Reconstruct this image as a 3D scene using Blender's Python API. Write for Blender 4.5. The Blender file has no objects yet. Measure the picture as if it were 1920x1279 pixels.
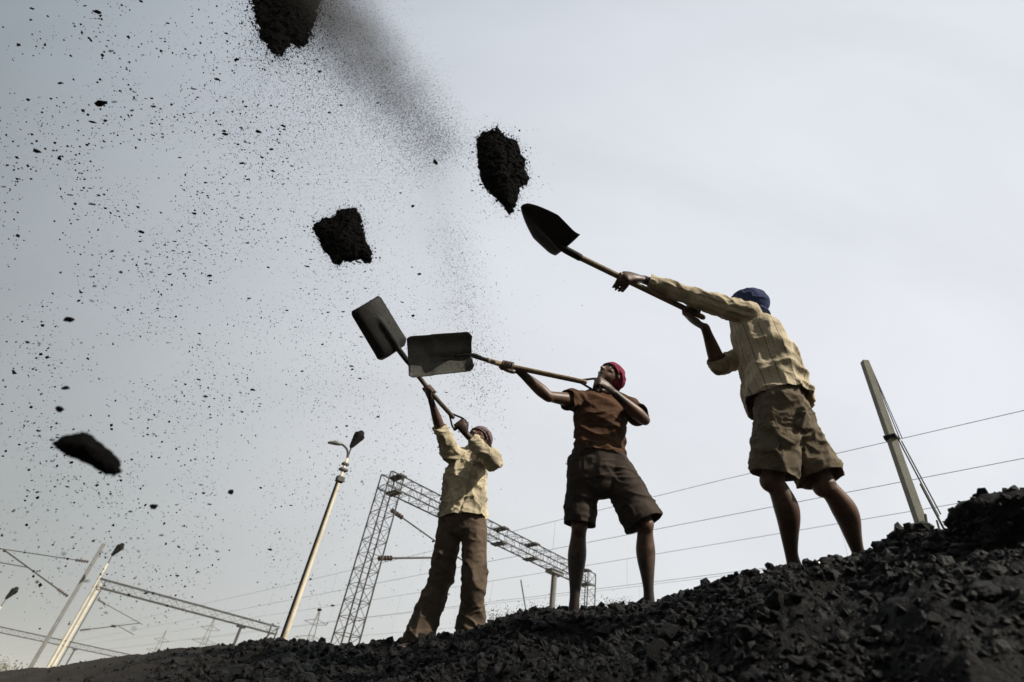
import bpy, bmesh, math, random
import numpy as np
from mathutils import Vector, Matrix

random.seed(7)
RNG = np.random.default_rng(11)
SC = bpy.context.scene
COL = SC.collection

# ------------------------------------------------------------------ camera
F_PX, CX, CY = 1010.0, 960.0, 639.5          # focal length in photo pixels
ROLL, PITCH = math.radians(9.4068), math.radians(38.437)
FW = np.array([0, math.cos(PITCH), math.sin(PITCH)])
_u0 = np.array([0, -math.sin(PITCH), math.cos(PITCH)])
RT = math.cos(ROLL) * np.array([1., 0, 0]) + math.sin(ROLL) * _u0
UP = -math.sin(ROLL) * np.array([1., 0, 0]) + math.cos(ROLL) * _u0
cam = bpy.data.cameras.new('camera')
cam.sensor_width = 36.0
cam.lens = F_PX / 1920 * 36
cam.clip_start, cam.clip_end = 0.05, 6000
cam.dof.use_dof = True
cam.dof.focus_distance = 3.5
cam.dof.aperture_fstop = 2.2
cam_ob = bpy.data.objects.new('camera', cam)
COL.objects.link(cam_ob)
cam_ob.matrix_world = Matrix(((RT[0], UP[0], -FW[0], 0), (RT[1], UP[1], -FW[1], 0), (RT[2], UP[2], -FW[2], 0), (0, 0, 0, 1)))
SC.camera = cam_ob

# ------------------------------------------------------------------ light
SUN_DIR = Vector((0.66, -0.40, 0.64)).normalized()
sun_el = math.asin(SUN_DIR.z)
sun_az = math.atan2(SUN_DIR.x, SUN_DIR.y)
sd = bpy.data.lights.new('sun', 'SUN')
sd.energy = 5.0
sd.angle = math.radians(0.6)
sd.color = (1.0, 0.93, 0.80)
sun = bpy.data.objects.new('sun', sd)
COL.objects.link(sun)
sun.rotation_euler = SUN_DIR.to_track_quat('Z', 'Y').to_euler()

world = bpy.data.worlds.new('World')
SC.world = world
world.use_nodes = True
wn, wl = world.node_tree.nodes, world.node_tree.links
wn.clear()
wo = wn.new('ShaderNodeOutputWorld')
bg = wn.new('ShaderNodeBackground')
bg.inputs['Strength'].default_value = 0.1
sky = wn.new('ShaderNodeTexSky')
sky.sky_type = 'NISHITA'
sky.sun_disc = False
sky.sun_elevation = sun_el
sky.sun_rotation = sun_az
sky.dust_density = 2.0
sky.air_density = 1.2
tc = wn.new('ShaderNodeTexCoord')
# thin high cloud: a veil that brightens smoothly across the sky
GAIN = [(0.400, 0.485, 0.365), (0.390, 0.475, 0.395), (0.392, 0.490, 0.490)]
BASE = (0.188, 0.204, 0.172)
comb = wn.new('ShaderNodeCombineColor')
for k in range(3):
    dp = wn.new('ShaderNodeVectorMath'); dp.operation = 'DOT_PRODUCT'
    wl.new(tc.outputs['Generated'], dp.inputs[0]); dp.inputs[1].default_value = GAIN[k]
    ad = wn.new('ShaderNodeMath'); ad.operation = 'ADD'
    wl.new(dp.outputs['Value'], ad.inputs[0]); ad.inputs[1].default_value = BASE[k]
    mx = wn.new('ShaderNodeMath'); mx.operation = 'SMOOTH_MAX'
    wl.new(ad.outputs[0], mx.inputs[0]); mx.inputs[1].default_value = 0.035; mx.inputs[2].default_value = 0.15
    mn = wn.new('ShaderNodeMath'); mn.operation = 'SMOOTH_MIN'
    wl.new(mx.outputs[0], mn.inputs[0]); mn.inputs[1].default_value = (0.86, 0.89, 0.94)[k]; mn.inputs[2].default_value = 0.2
    wl.new(mn.outputs[0], comb.inputs[k])
# cirrus streaks
mp = wn.new('ShaderNodeMapping')
mp.inputs['Rotation'].default_value = (0.3, 0.5, 0.6)
mp.inputs['Scale'].default_value = (1.2, 4.2, 2.2)
wl.new(tc.outputs['Generated'], mp.inputs['Vector'])
nz = wn.new('ShaderNodeTexNoise')
nz.inputs['Scale'].default_value = 1.3
nz.inputs['Detail'].default_value = 6
nz.inputs['Roughness'].default_value = 0.55
nz.inputs['Distortion'].default_value = 0.6
wl.new(mp.outputs[0], nz.inputs['Vector'])
mr = wn.new('ShaderNodeMapRange')
mr.inputs['From Min'].default_value = 0.3; mr.inputs['From Max'].default_value = 0.7
mr.inputs['To Min'].default_value = 7.0; mr.inputs['To Max'].default_value = 7.75
wl.new(nz.outputs['Fac'], mr.inputs['Value'])
sc1 = wn.new('ShaderNodeVectorMath'); sc1.operation = 'SCALE'
wl.new(comb.outputs[0], sc1.inputs[0]); wl.new(mr.outputs[0], sc1.inputs['Scale'])
sc2 = wn.new('ShaderNodeVectorMath'); sc2.operation = 'SCALE'
wl.new(sky.outputs[0], sc2.inputs[0]); sc2.inputs['Scale'].default_value = 0.08
addv = wn.new('ShaderNodeVectorMath'); addv.operation = 'ADD'
wl.new(sc1.outputs[0], addv.inputs[0]); wl.new(sc2.outputs[0], addv.inputs[1])
wl.new(addv.outputs[0], bg.inputs['Color'])
wl.new(bg.outputs[0], wo.inputs['Surface'])

SC.view_settings.view_transform = 'Standard'
SC.view_settings.look = 'None'
SC.view_settings.exposure = 0.3
SC.view_settings.gamma = 1.0
SC.view_settings.use_curve_mapping = False
SC.render.engine = 'CYCLES'
SC.cycles.use_denoising = True
SC.cycles.max_bounces = 6
SC.cycles.volume_bounces = 1
SC.cycles.transparent_max_bounces = 16

# ------------------------------------------------------------------ helpers
def ray(px, py):
    return RT * ((px - CX) / F_PX) + UP * ((CY - py) / F_PX) + FW

def at(px, py, Y):
    d = ray(px, py)
    return d * (Y / d[1])

def on_z(px, py, z):
    d = ray(px, py)
    return d * (z / d[2])

def unit(v):
    v = np.asarray(v, float)
    return v / (np.linalg.norm(v) + 1e-12)

def reach(parent, px, py, length, near=True):
    """point on the sight line at bone length from parent"""
    d = unit(ray(px, py)); b = parent @ d
    disc = b * b - (parent @ parent - length * length)
    if disc <= 0:
        return d * b
    return d * (b - math.sqrt(disc) if near else b + math.sqrt(disc))

def vhash(i, seed):
    i = i.astype(np.int64)
    h = (i[:, 0] * 374761393 + i[:, 1] * 668265263 + i[:, 2] * 2147483647 + seed * 974634777) & 0xffffffff
    h = ((h ^ (h >> 13)) * 1274126177) & 0xffffffff
    h = ((h ^ (h >> 15)) * 2246822519) & 0xffffffff
    return ((h ^ (h >> 16)) & 0xffffff) / float(0xffffff)

def vnoise(p, seed=0):
    p = np.asarray(p, float)
    f = np.floor(p); t = p - f
    t = t * t * t * (t * (t * 6 - 15) + 10)
    out = 0
    for dx in (0, 1):
        for dy in (0, 1):
            for dz in (0, 1):
                w = (t[:, 0] if dx else 1 - t[:, 0]) * (t[:, 1] if dy else 1 - t[:, 1]) * (t[:, 2] if dz else 1 - t[:, 2])
                out = out + w * vhash(f + np.array([dx, dy, dz]), seed)
    return out * 2 - 1

def fbm(p, octaves=4, seed=0, gain=0.5):
    a, s, o = 1.0, 0, 0
    q = np.asarray(p, float).copy()
    for k in range(octaves):
        o = o + a * vnoise(q, seed + k * 17); s += a
        a *= gain; q = q * 2.03 + 11.3
    return o / s

def mesh_np(name, V, Fc, smooth=True):
    me = bpy.data.meshes.new(name)
    me.from_pydata([tuple(v) for v in np.asarray(V, float).tolist()], [], [tuple(f) for f in Fc])
    if smooth:
        me.polygons.foreach_set('use_smooth', [True] * len(me.polygons))
    me.update()
    return me

def fast_mesh(name, V, Fa, smooth=False):
    """mesh from arrays: V (n,3), Fa (m,k) faces all of k corners"""
    V = np.asarray(V, np.float32); Fa = np.asarray(Fa, np.int32)
    me = bpy.data.meshes.new(name)
    m, k = Fa.shape
    me.vertices.add(len(V)); me.vertices.foreach_set('co', V.ravel())
    me.loops.add(m * k); me.loops.foreach_set('vertex_index', Fa.ravel())
    me.polygons.add(m)
    me.polygons.foreach_set('loop_start', np.arange(0, m * k, k, dtype=np.int32))
    me.polygons.foreach_set('loop_total', np.full(m, k, np.int32))
    me.polygons.foreach_set('use_smooth', np.full(m, smooth, bool))
    me.update(calc_edges=True)
    return me

def link(name, me, mat=None, parent=None):
    o = bpy.data.objects.new(name, me)
    COL.objects.link(o)
    if mat is not None:
        me.materials.clear(); me.materials.append(mat)
    if parent is not None:
        o.parent = parent
        o.matrix_parent_inverse = Matrix.Translation(-parent.location) if parent.type == 'EMPTY' else Matrix()
    return o

def tag(o, label=None, cat=None, group=None, kind=None):
    if label: o['label'] = label
    if cat: o['category'] = cat
    if group: o['group'] = group
    if kind: o['kind'] = kind
    return o

def thing(name, loc, label, cat, group=None):
    o = bpy.data.objects.new(name, None)
    COL.objects.link(o)
    o.location = Vector([float(c) for c in loc])
    o.empty_display_size = 0.1
    return tag(o, label, cat, group)

class MB:
    """collects simple solids into one mesh"""
    def __init__(s): s.V = []; s.F = []; s.n = 0
    def add(s, V, Fc):
        V = np.asarray(V, float)
        s.V.append(V); s.F += [tuple(int(i) + s.n for i in f) for f in Fc]; s.n += len(V)
        return s
    def bar(s, a, b, r, n=6, r2=None):
        V, Fc = tube([a, b], [r, r if r2 is None else r2], n=n, round_cap=False, spline=False)
        return s.add(V, Fc)
    def box(s, c, ax, ay, az):
        c, ax, ay, az = [np.asarray(q, float) for q in (c, ax, ay, az)]
        V = [c + i * ax + j * ay + k * az for i in (-1, 1) for j in (-1, 1) for k in (-1, 1)]
        return s.add(V, [(0, 1, 3, 2), (4, 6, 7, 5), (0, 4, 5, 1), (2, 3, 7, 6), (0, 2, 6, 4), (1, 5, 7, 3)])
    def build(s, name, mat, parent=None, smooth=False):
        return link(name, mesh_np(name, np.concatenate(s.V), s.F, smooth), mat, parent)

def catmull(P, per):
    P = np.asarray(P, float)
    if len(P) < 3:
        return np.array([P[0] + (P[-1] - P[0]) * t for t in np.linspace(0, 1, per + 1)])
    Q = np.vstack([2 * P[0] - P[1], P, 2 * P[-1] - P[-2]])
    out = []
    for i in range(1, len(Q) - 2):
        p0, p1, p2, p3 = Q[i - 1], Q[i], Q[i + 1], Q[i + 2]
        for t in np.linspace(0, 1, per, endpoint=False):
            out.append(0.5 * (2 * p1 + (p2 - p0) * t + (2 * p0 - 5 * p1 + 4 * p2 - p3) * t * t + (3 * p1 - p0 - 3 * p2 + p3) * t ** 3))
    out.append(Q[-2])
    return np.array(out)

def tube(pts, ra, rb=None, side=None, n=18, per=5, round_cap=True, spline=True, power=2.0):
    """closed tube through pts; ra along 'side', rb across; side may be one vector or one per point"""
    pts = np.asarray(pts, float)
    ra = np.atleast_1d(np.asarray(ra, float)); ra = np.full(len(pts), ra[0]) if len(ra) == 1 else ra
    rb = ra if rb is None else np.asarray(rb, float)
    rb = np.full(len(pts), float(rb)) if np.ndim(rb) == 0 else rb
    if side is None:
        t0 = unit(pts[-1] - pts[0])
        side = np.cross(t0, [0, 0, 1] if abs(t0[2]) < .9 else [0, 1, 0])
    side = np.asarray(side, float)
    if side.ndim == 1: side = np.tile(side, (len(pts), 1))
    if spline:
        A = np.hstack([pts, ra[:, None], rb[:, None], side])
        A = catmull(A, per)
        pts, ra, rb, side = A[:, :3], np.maximum(A[:, 3], 1e-4), np.maximum(A[:, 4], 1e-4), A[:, 5:8]
    T = np.gradient(pts, axis=0)
    if round_cap:
        hs = np.linspace(1, 0, 5)[1:-1]
        def cap(p, t, a, b, s, end):
            r = min(a, b); P = []; 
            for h in hs: P.append((p + t * end * r * math.sqrt(1 - h * h), t, a * h, b * h, s))
            return P
        c0 = cap(pts[0], unit(T[0]), ra[0], rb[0], side[0], -1)[::-1]
        c1 = cap(pts[-1], unit(T[-1]), ra[-1], rb[-1], side[-1], 1)
        rings = c0 + list(zip(pts, T, ra, rb, side)) + c1
        e0 = pts[0] - unit(T[0]) * min(ra[0], rb[0]); e1 = pts[-1] + unit(T[-1]) * min(ra[-1], rb[-1])
    else:
        rings = list(zip(pts, T, ra, rb, side)); e0, e1 = pts[0], pts[-1]
    ang = np.linspace(0, 2 * math.pi, n, endpoint=False)
    ca, sa = np.cos(ang), np.sin(ang)
    if power != 2.0:
        ca = np.sign(ca) * np.abs(ca) ** (2 / power); sa = np.sign(sa) * np.abs(sa) ** (2 / power)
    V = []
    for p, t, a, b, s in rings:
        t = unit(t); x = unit(s - (s @ t) * t); y = np.cross(t, x)
        V.append(p + np.outer(ca * a, x) + np.outer(sa * b, y))
    m = len(V); V = np.vstack(V + [e0[None], e1[None]])
    Fc = []
    for i in range(m - 1):
        for j in range(n):
            k = (j + 1) % n
            Fc.append((i * n + j, i * n + k, (i + 1) * n + k, (i + 1) * n + j))
    for j in range(n):
        k = (j + 1) % n
        Fc.append((m * n, k, j)); Fc.append((m * n + 1, (m - 1) * n + j, (m - 1) * n + k))
    return V, Fc

def ellipsoid(c, ax, ay, az, n=20, m=12):
    c = np.asarray(c, float); V = []; Fc = []
    for i in range(m + 1):
        th = math.pi * i / m
        for j in range(n):
            ph = 2 * math.pi * j / n
            V.append(c + math.sin(th) * math.cos(ph) * ax + math.sin(th) * math.sin(ph) * ay + math.cos(th) * az)
    for i in range(m):
        for j in range(n):
            k = (j + 1) % n
            Fc.append((i * n + j, (i + 1) * n + j, (i + 1) * n + k, i * n + k))
    return np.array(V), Fc

def arrays(me):
    V = np.empty(len(me.vertices) * 3); me.vertices.foreach_get('co', V)
    N = np.empty(len(me.vertices) * 3); me.vertex_normals.foreach_get('vector', N)
    return V.reshape(-1, 3), N.reshape(-1, 3)

def relax(me, it=4, lam=0.5):
    V, _ = arrays(me)
    E = np.empty(len(me.edges) * 2, np.int32); me.edges.foreach_get('vertices', E); E = E.reshape(-1, 2)
    deg = np.bincount(E.ravel(), minlength=len(V)).astype(float)[:, None]
    for _ in range(it):
        S = np.zeros_like(V)
        for c in range(3):
            S[:, c] = np.bincount(E[:, 0], V[E[:, 1], c], len(V)) + np.bincount(E[:, 1], V[E[:, 0], c], len(V))
        V = V + lam * (S / np.maximum(deg, 1) - V)
    me.vertices.foreach_set('co', V.ravel()); me.update()

def fuse(parts, voxel, smooth_it=4):
    """one continuous skin round overlapping closed shapes"""
    mb = MB()
    for V, Fc in parts: mb.add(V, Fc)
    me = mesh_np('raw', np.concatenate(mb.V), mb.F)
    o = bpy.data.objects.new('raw', me); COL.objects.link(o)
    md = o.modifiers.new('skin', 'REMESH'); md.mode = 'VOXEL'; md.voxel_size = voxel; md.adaptivity = 0
    dg = bpy.context.evaluated_depsgraph_get(); dg.update()
    out = bpy.data.meshes.new_from_object(o.evaluated_get(dg))
    bpy.data.objects.remove(o); bpy.data.meshes.remove(me)
    relax(out, smooth_it)
    out.polygons.foreach_set('use_smooth', [True] * len(out.polygons))
    return out

def solidify(me, thick):
    o = bpy.data.objects.new('raw', me); COL.objects.link(o)
    md = o.modifiers.new('s', 'SOLIDIFY'); md.thickness = thick; md.offset = -1
    dg = bpy.context.evaluated_depsgraph_get(); dg.update()
    out = bpy.data.meshes.new_from_object(o.evaluated_get(dg))
    bpy.data.objects.remove(o); bpy.data.meshes.remove(me)
    out.polygons.foreach_set('use_smooth', [True] * len(out.polygons))
    return out

def cut(me, co, no, rad, back=0.06, own=None, avoid=()):
    """open a garment at a hem: remove what lies beyond the plane, near the limb only"""
    bm = bmesh.new(); bm.from_mesh(me)
    co = Vector(co); no = Vector(no).normalized()
    fs = []
    for f in bm.faces:
        d = f.calc_center_median() - co
        h = d.dot(no)
        if h > -back and (d - no * h).length < rad:
            if own is not None:
                p = np.array(f.calc_center_median())[None]
                d0 = seg_dist(p, own[0], own[1])[0][0]
                if any(seg_dist(p, a_, b_)[0][0] < d0 for a_, b_ in avoid): continue
            fs.append(f)
    geom = list(set(fs) | {e for f in fs for e in f.edges} | {v for f in fs for v in f.verts})
    bmesh.ops.bisect_plane(bm, geom=geom, plane_co=co, plane_no=no, clear_outer=True)
    bm.to_mesh(me); bm.free(); me.update()

def folds(V, axis, along, across, seed=0, warp=0.35, sharp=2.0):
    a = unit(axis); h = (V @ a)[:, None]
    q = across * (V - h * a) + along * h * a
    q = q + warp * np.stack([vnoise(V * across * .5, seed + 5), vnoise(V * across * .5 + 7, seed + 6), vnoise(V * across * .5 + 13, seed + 7)], 1)
    return (1 - np.abs(vnoise(q, seed))) ** sharp

def seg_dist(V, a, b):
    d = b - a; t = np.clip(((V - a) @ d) / (d @ d), 0, 1)
    return np.linalg.norm(V - (a + t[:, None] * d), axis=1), t

def push(me, amount):
    V, N = arrays(me)
    me.vertices.foreach_set('co', (V + N * amount[:, None]).ravel()); me.update()

def attr(me, name, vals):
    a = me.attributes.new(name, 'FLOAT', 'POINT'); a.data.foreach_set('value', np.asarray(vals, np.float32))

# ------------------------------------------------------------------ materials
def mat(name, base, rough=0.6, spec=0.3, metallic=0.0, var=0.25, vscale=6.0, bump=0.0, bscale=40.0, dirt=None, dscale=7.0, dlo=0.5, dhi=0.75, stripe=None, dark_tone=None):
    m = bpy.data.materials.new(name); m.use_nodes = True
    n, l = m.node_tree.nodes, m.node_tree.links
    b = n['Principled BSDF']
    b.inputs['Roughness'].default_value = rough
    b.inputs['Specular IOR Level'].default_value = spec
    b.inputs['Metallic'].default_value = metallic
    t = n.new('ShaderNodeTexCoord')
    nz = n.new('ShaderNodeTexNoise'); nz.inputs['Scale'].default_value = vscale; nz.inputs['Detail'].default_value = 6; nz.inputs['Roughness'].default_value = 0.65
    l.new(t.outputs['Object'], nz.inputs['Vector'])
    r = n.new('ShaderNodeMapRange'); r.inputs['From Min'].default_value = 0.25; r.inputs['From Max'].default_value = 0.75
    r.inputs['To Min'].default_value = 1 - var; r.inputs['To Max'].default_value = 1 + var
    l.new(nz.outputs['Fac'], r.inputs['Value'])
    mul = n.new('ShaderNodeVectorMath'); mul.operation = 'SCALE'
    mul.inputs[0].default_value = base
    l.new(r.outputs[0], mul.inputs['Scale'])
    col = mul.outputs[0]
    if stripe:
        an = n.new('ShaderNodeAttribute'); an.attribute_name = 'around'
        for period, width, colr in stripe:
            md = n.new('ShaderNodeMath'); md.operation = 'PINGPONG'; md.inputs[1].default_value = period / 2
            l.new(an.outputs['Fac'], md.inputs[0])
            ls = n.new('ShaderNodeMath'); ls.operation = 'LESS_THAN'; ls.inputs[1].default_value = width
            l.new(md.outputs[0], ls.inputs[0])
            fm = n.new('ShaderNodeMath'); fm.operation = 'MULTIPLY'; fm.inputs[1].default_value = 0.75
            l.new(ls.outputs[0], fm.inputs[0])
            mx = n.new('ShaderNodeMix'); mx.data_type = 'RGBA'
            l.new(fm.outputs[0], mx.inputs['Factor']); l.new(col, mx.inputs['A']); mx.inputs['B'].default_value = (*colr, 1)
            col = mx.outputs['Result']
    if dirt:
        dn = n.new('ShaderNodeTexNoise'); dn.inputs['Scale'].default_value = dscale; dn.inputs['Detail'].default_value = 7; dn.inputs['Roughness'].default_value = 0.7
        mpn = n.new('ShaderNodeMapping'); mpn.inputs['Location'].default_value = (3.1, 1.7, 5.2)
        l.new(t.outputs['Object'], mpn.inputs[0]); l.new(mpn.outputs[0], dn.inputs['Vector'])
        dr = n.new('ShaderNodeMapRange'); dr.inputs['From Min'].default_value = dlo; dr.inputs['From Max'].default_value = dhi
        dr.inputs['To Max'].default_value = 0.85
        l.new(dn.outputs['Fac'], dr.inputs['Value'])
        mx = n.new('ShaderNodeMix'); mx.data_type = 'RGBA'
        l.new(dr.outputs[0], mx.inputs['Factor']); l.new(col, mx.inputs['A']); mx.inputs['B'].default_value = (*dirt, 1)
        col = mx.outputs['Result']
    if dark_tone:
        an = n.new('ShaderNodeAttribute'); an.attribute_name = 'dark_tone'
        mx = n.new('ShaderNodeMix'); mx.data_type = 'RGBA'
        l.new(an.outputs['Fac'], mx.inputs['Factor']); l.new(col, mx.inputs['A']); mx.inputs['B'].default_value = (*dark_tone, 1)
        col = mx.outputs['Result']
    l.new(col, b.inputs['Base Color'])
    if bump:
        bn = n.new('ShaderNodeTexNoise'); bn.inputs['Scale'].default_value = bscale; bn.inputs['Detail'].default_value = 5; bn.inputs['Roughness'].default_value = 0.6
        l.new(t.outputs['Object'], bn.inputs['Vector'])
        bp = n.new('ShaderNodeBump'); bp.inputs['Strength'].default_value = bump; bp.inputs['Distance'].default_value = 0.02
        l.new(bn.outputs['Fac'], bp.inputs['Height']); l.new(bp.outputs[0], b.inputs['Normal'])
    return m

M = {
 'coal': mat('coal', (0.0045, 0.0044, 0.0042), 0.7, 0.11, var=0.6, vscale=9, bump=0.9, bscale=85, dirt=(0.007, 0.0064, 0.0057), dscale=2.2, dlo=0.5, dhi=0.8),
 'lump': mat('coal_lump', (0.0042, 0.0041, 0.004), 0.55, 0.13, var=0.6, vscale=14, bump=0.6, bscale=60, dirt=(0.008, 0.0074, 0.0067), dscale=5, dlo=0.5, dhi=0.8),
 'glint': mat('coal_bright', (0.012, 0.012, 0.013), 0.20, 0.7, var=0.4, vscale=20),
 'fly': mat('coal_flying', (0.0032, 0.0031, 0.003), 0.9, 0.05, var=0.4, vscale=20, bump=0.4, bscale=80),
 'earth': mat('dry_earth', (0.13, 0.115, 0.09), 0.95, 0.1, var=0.3, vscale=0.3, bump=0.4, bscale=2),
 'skin': mat('skin', (0.120, 0.060, 0.037), 0.46, 0.35, var=0.18, vscale=18, bump=0.08, bscale=120, dirt=(0.03, 0.022, 0.018), dscale=8, dlo=0.5, dhi=0.8, dark_tone=(0.018, 0.014, 0.012)),
 'skin_dark': mat('skin_dusty', (0.095, 0.047, 0.030), 0.5, 0.3, var=0.2, vscale=18, bump=0.08, bscale=120, dirt=(0.025, 0.02, 0.016), dscale=8, dlo=0.45, dhi=0.75, dark_tone=(0.018, 0.014, 0.012)),
 'shirt_khaki': mat('khaki_striped_cotton', (0.54, 0.46, 0.33), 0.9, 0.1, var=0.12, vscale=5, bump=0.25, bscale=90, dirt=(0.14, 0.115, 0.08), dscale=5, dlo=0.44, dhi=0.76, stripe=[(0.062, 0.0022, (0.10, 0.09, 0.065)), (0.031, 0.0010, (0.22, 0.18, 0.11))]),
 'shirt_cream': mat('cream_cotton', (0.52, 0.45, 0.32), 0.9, 0.1, var=0.12, vscale=6, bump=0.25, bscale=90, dirt=(0.11, 0.095, 0.068), dscale=5, dlo=0.40, dhi=0.68),
 'tee_brown': mat('brown_jersey', (0.082, 0.041, 0.022), 0.85, 0.12, var=0.2, vscale=6, bump=0.2, bscale=110, dirt=(0.03, 0.022, 0.017), dscale=5, dlo=0.45, dhi=0.8),
 'shorts_olive': mat('olive_cotton_twill', (0.165, 0.132, 0.092), 0.9, 0.1, var=0.2, vscale=6, bump=0.25, bscale=100, dirt=(0.05, 0.042, 0.032), dscale=6, dlo=0.45, dhi=0.8),
 'shorts_dark': mat('charcoal_cotton', (0.052, 0.041, 0.034), 0.9, 0.1, var=0.2, vscale=6, bump=0.25, bscale=100, dirt=(0.022, 0.018, 0.016), dscale=6, dlo=0.45, dhi=0.8),
 'trousers': mat('brown_trouser_cloth', (0.105, 0.077, 0.056), 0.9, 0.1, var=0.18, vscale=6, bump=0.25, bscale=100, dirt=(0.04, 0.032, 0.026), dscale=5, dlo=0.45, dhi=0.85),
 'scarf_navy': mat('navy_scarf', (0.04, 0.055, 0.125), 0.9, 0.1, var=0.4, vscale=25, bump=0.3, bscale=90),
 'scarf_red': mat('crimson_scarf', (0.19, 0.025, 0.055), 0.85, 0.12, var=0.25, vscale=25, bump=0.3, bscale=90, dirt=(0.06, 0.02, 0.03), dscale=12, dlo=0.5, dhi=0.8),
 'scarf_grey': mat('greyish_purple_scarf', (0.135, 0.10, 0.105), 0.9, 0.1, var=0.35, vscale=40, bump=0.3, bscale=90),
 'hair': mat('black_hair', (0.012, 0.010, 0.009), 0.6, 0.3),
 'eye': mat('eye_white', (0.55, 0.5, 0.45), 0.3, 0.5, var=0.05),
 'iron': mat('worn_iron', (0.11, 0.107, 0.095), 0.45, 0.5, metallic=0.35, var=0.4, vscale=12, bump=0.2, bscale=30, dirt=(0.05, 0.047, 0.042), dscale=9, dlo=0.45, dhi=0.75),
 'iron_dark': mat('dark_shaded_iron', (0.011, 0.0105, 0.0095), 0.6, 0.12, metallic=0.0, var=0.4, vscale=12, bump=0.2, bscale=30, dirt=(0.02, 0.019, 0.017), dscale=6, dlo=0.52, dhi=0.8),  # near-black base: shade on the left man's blade is put in the colour
 'wood': mat('worn_handle_wood', (0.20, 0.145, 0.085), 0.6, 0.3, var=0.3, vscale=30, bump=0.15, bscale=60, dirt=(0.05, 0.04, 0.028), dscale=9, dlo=0.45, dhi=0.75),
 'wood_dark': mat('grimy_handle_wood', (0.075, 0.052, 0.036), 0.6, 0.3, var=0.3, vscale=30, bump=0.15, bscale=60),
 'steel': mat('galvanised_steel', (0.16, 0.16, 0.155), 0.6, 0.4, metallic=0.2, var=0.25, vscale=3),
 'steel_dark': mat('weathered_dark_steel', (0.06, 0.058, 0.055), 0.7, 0.3, var=0.25, vscale=3),
 'cream_paint': mat('cream_pole_paint', (0.58, 0.52, 0.40), 0.6, 0.3, var=0.12, vscale=2, dirt=(0.2, 0.17, 0.12), dscale=3, dlo=0.5, dhi=0.8),
 'concrete': mat('grey_concrete', (0.24, 0.235, 0.20), 0.9, 0.15, var=0.15, vscale=4, bump=0.3, bscale=30),
 'black_paint': mat('black_lamp_housing', (0.006, 0.006, 0.006), 0.7, 0.1),
 'porcelain': mat('brown_porcelain', (0.06, 0.035, 0.028), 0.6, 0.25),
 'wire': mat('grey_wire', (0.10, 0.10, 0.10), 0.6, 0.4, metallic=0.3),
 'leaf': mat('dry_olive_leaf', (0.10, 0.095, 0.045), 0.8, 0.2, var=0.4, vscale=3),
 'twig': mat('twig', (0.09, 0.07, 0.045), 0.9, 0.1),
}

def earthy(m, colr):
    """brown dust settled over the far left slack of the heap"""
    n, l = m.node_tree.nodes, m.node_tree.links; b = n['Principled BSDF']
    src = b.inputs['Base Color'].links[0].from_socket
    ge = n.new('ShaderNodeNewGeometry'); sp = n.new('ShaderNodeSeparateXYZ'); l.new(ge.outputs['Position'], sp.inputs[0])
    nz = n.new('ShaderNodeTexNoise'); nz.inputs['Scale'].default_value = 1.6; nz.inputs['Detail'].default_value = 6; l.new(ge.outputs['Position'], nz.inputs['Vector'])
    ad = n.new('ShaderNodeMath'); ad.operation = 'MULTIPLY_ADD'; ad.inputs[1].default_value = 2.6; l.new(nz.outputs['Fac'], ad.inputs[0]); l.new(sp.outputs['X'], ad.inputs[2])
    r = n.new('ShaderNodeMapRange'); r.inputs['From Min'].default_value = .3; r.inputs['From Max'].default_value = -2.4; r.inputs['To Max'].default_value = .85; l.new(ad.outputs[0], r.inputs['Value'])
    mx = n.new('ShaderNodeMix'); mx.data_type = 'RGBA'; l.new(r.outputs[0], mx.inputs['Factor']); l.new(src, mx.inputs['A']); mx.inputs['B'].default_value = (*colr, 1)
    l.new(mx.outputs['Result'], b.inputs['Base Color'])
earthy(M['coal'], (.042, .036, .029)); earthy(M['lump'], (.03, .026, .022))

# ------------------------------------------------------------------ ground and coal mound
PLAIN_Z = -2.0
gv, gf = [], []
gr = [0, 6, 12, 25, 50, 100, 250, 500, 1000, 1550]
for i, r in enumerate(gr):
    for j in range(48):
        a = 2 * math.pi * j / 48
        gv.append((r * math.cos(a), r * math.sin(a), PLAIN_Z - 0.0 + (0.12 * math.sin(a * 5 + i) if 12 < r < 300 else 0)))
for i in range(len(gr) - 1):
    for j in range(48):
        k = (j + 1) % 48
        gf.append((i * 48 + j, (i + 1) * 48 + j, (i + 1) * 48 + k, i * 48 + k))
tag(link('ground', mesh_np('ground', gv, gf), M['earth']), kind='structure')

SKY_LINE = [(-120, 1290), (0, 1256), (40, 1253), (90, 1250), (200, 1231), (330, 1213), (450, 1206), (500, 1197), (545, 1198), (600, 1207), (640, 1216), (700, 1212), (745, 1206), (790, 1198), (830, 1184), (900, 1181),
            (930, 1164), (965, 1146), (1000, 1141), (1060, 1143), (1110, 1146), (1150, 1136), (1200, 1128), (1250, 1121), (1290, 1110), (1345, 1100), (1368, 1082), (1410, 1070), (1500, 1057), (1560, 1051), (1620, 1043), (1650, 1016), (1690, 994), (1725, 986), (1765, 994), (1820, 997), (1920, 1000), (2100, 1000)]
_d = np.array([ray(*p) for p in SKY_LINE])
SL_AZ = np.arctan2(_d[:, 0], _d[:, 1]); SL_TAN = _d[:, 2] / np.hypot(_d[:, 0], _d[:, 1])
SL_AZ = np.concatenate([[-math.pi, -1.6], SL_AZ, [1.4, math.pi]]); SL_TAN = np.concatenate([[-.03, -.03], SL_TAN, [0.30, -.03]])
RC_AZ = np.radians([-180, -60, -34, -24, -13.6, -2.3, 8, 17, 24, 30, 35, 41, 48, 70, 180])
RC = np.array([9, 9, 8.6, 6.6, 5.2, 4.22, 3.65, 3.34, 2.95, 2.6, 2.72, 2.62, 2.5, 2.4, 9])

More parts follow.
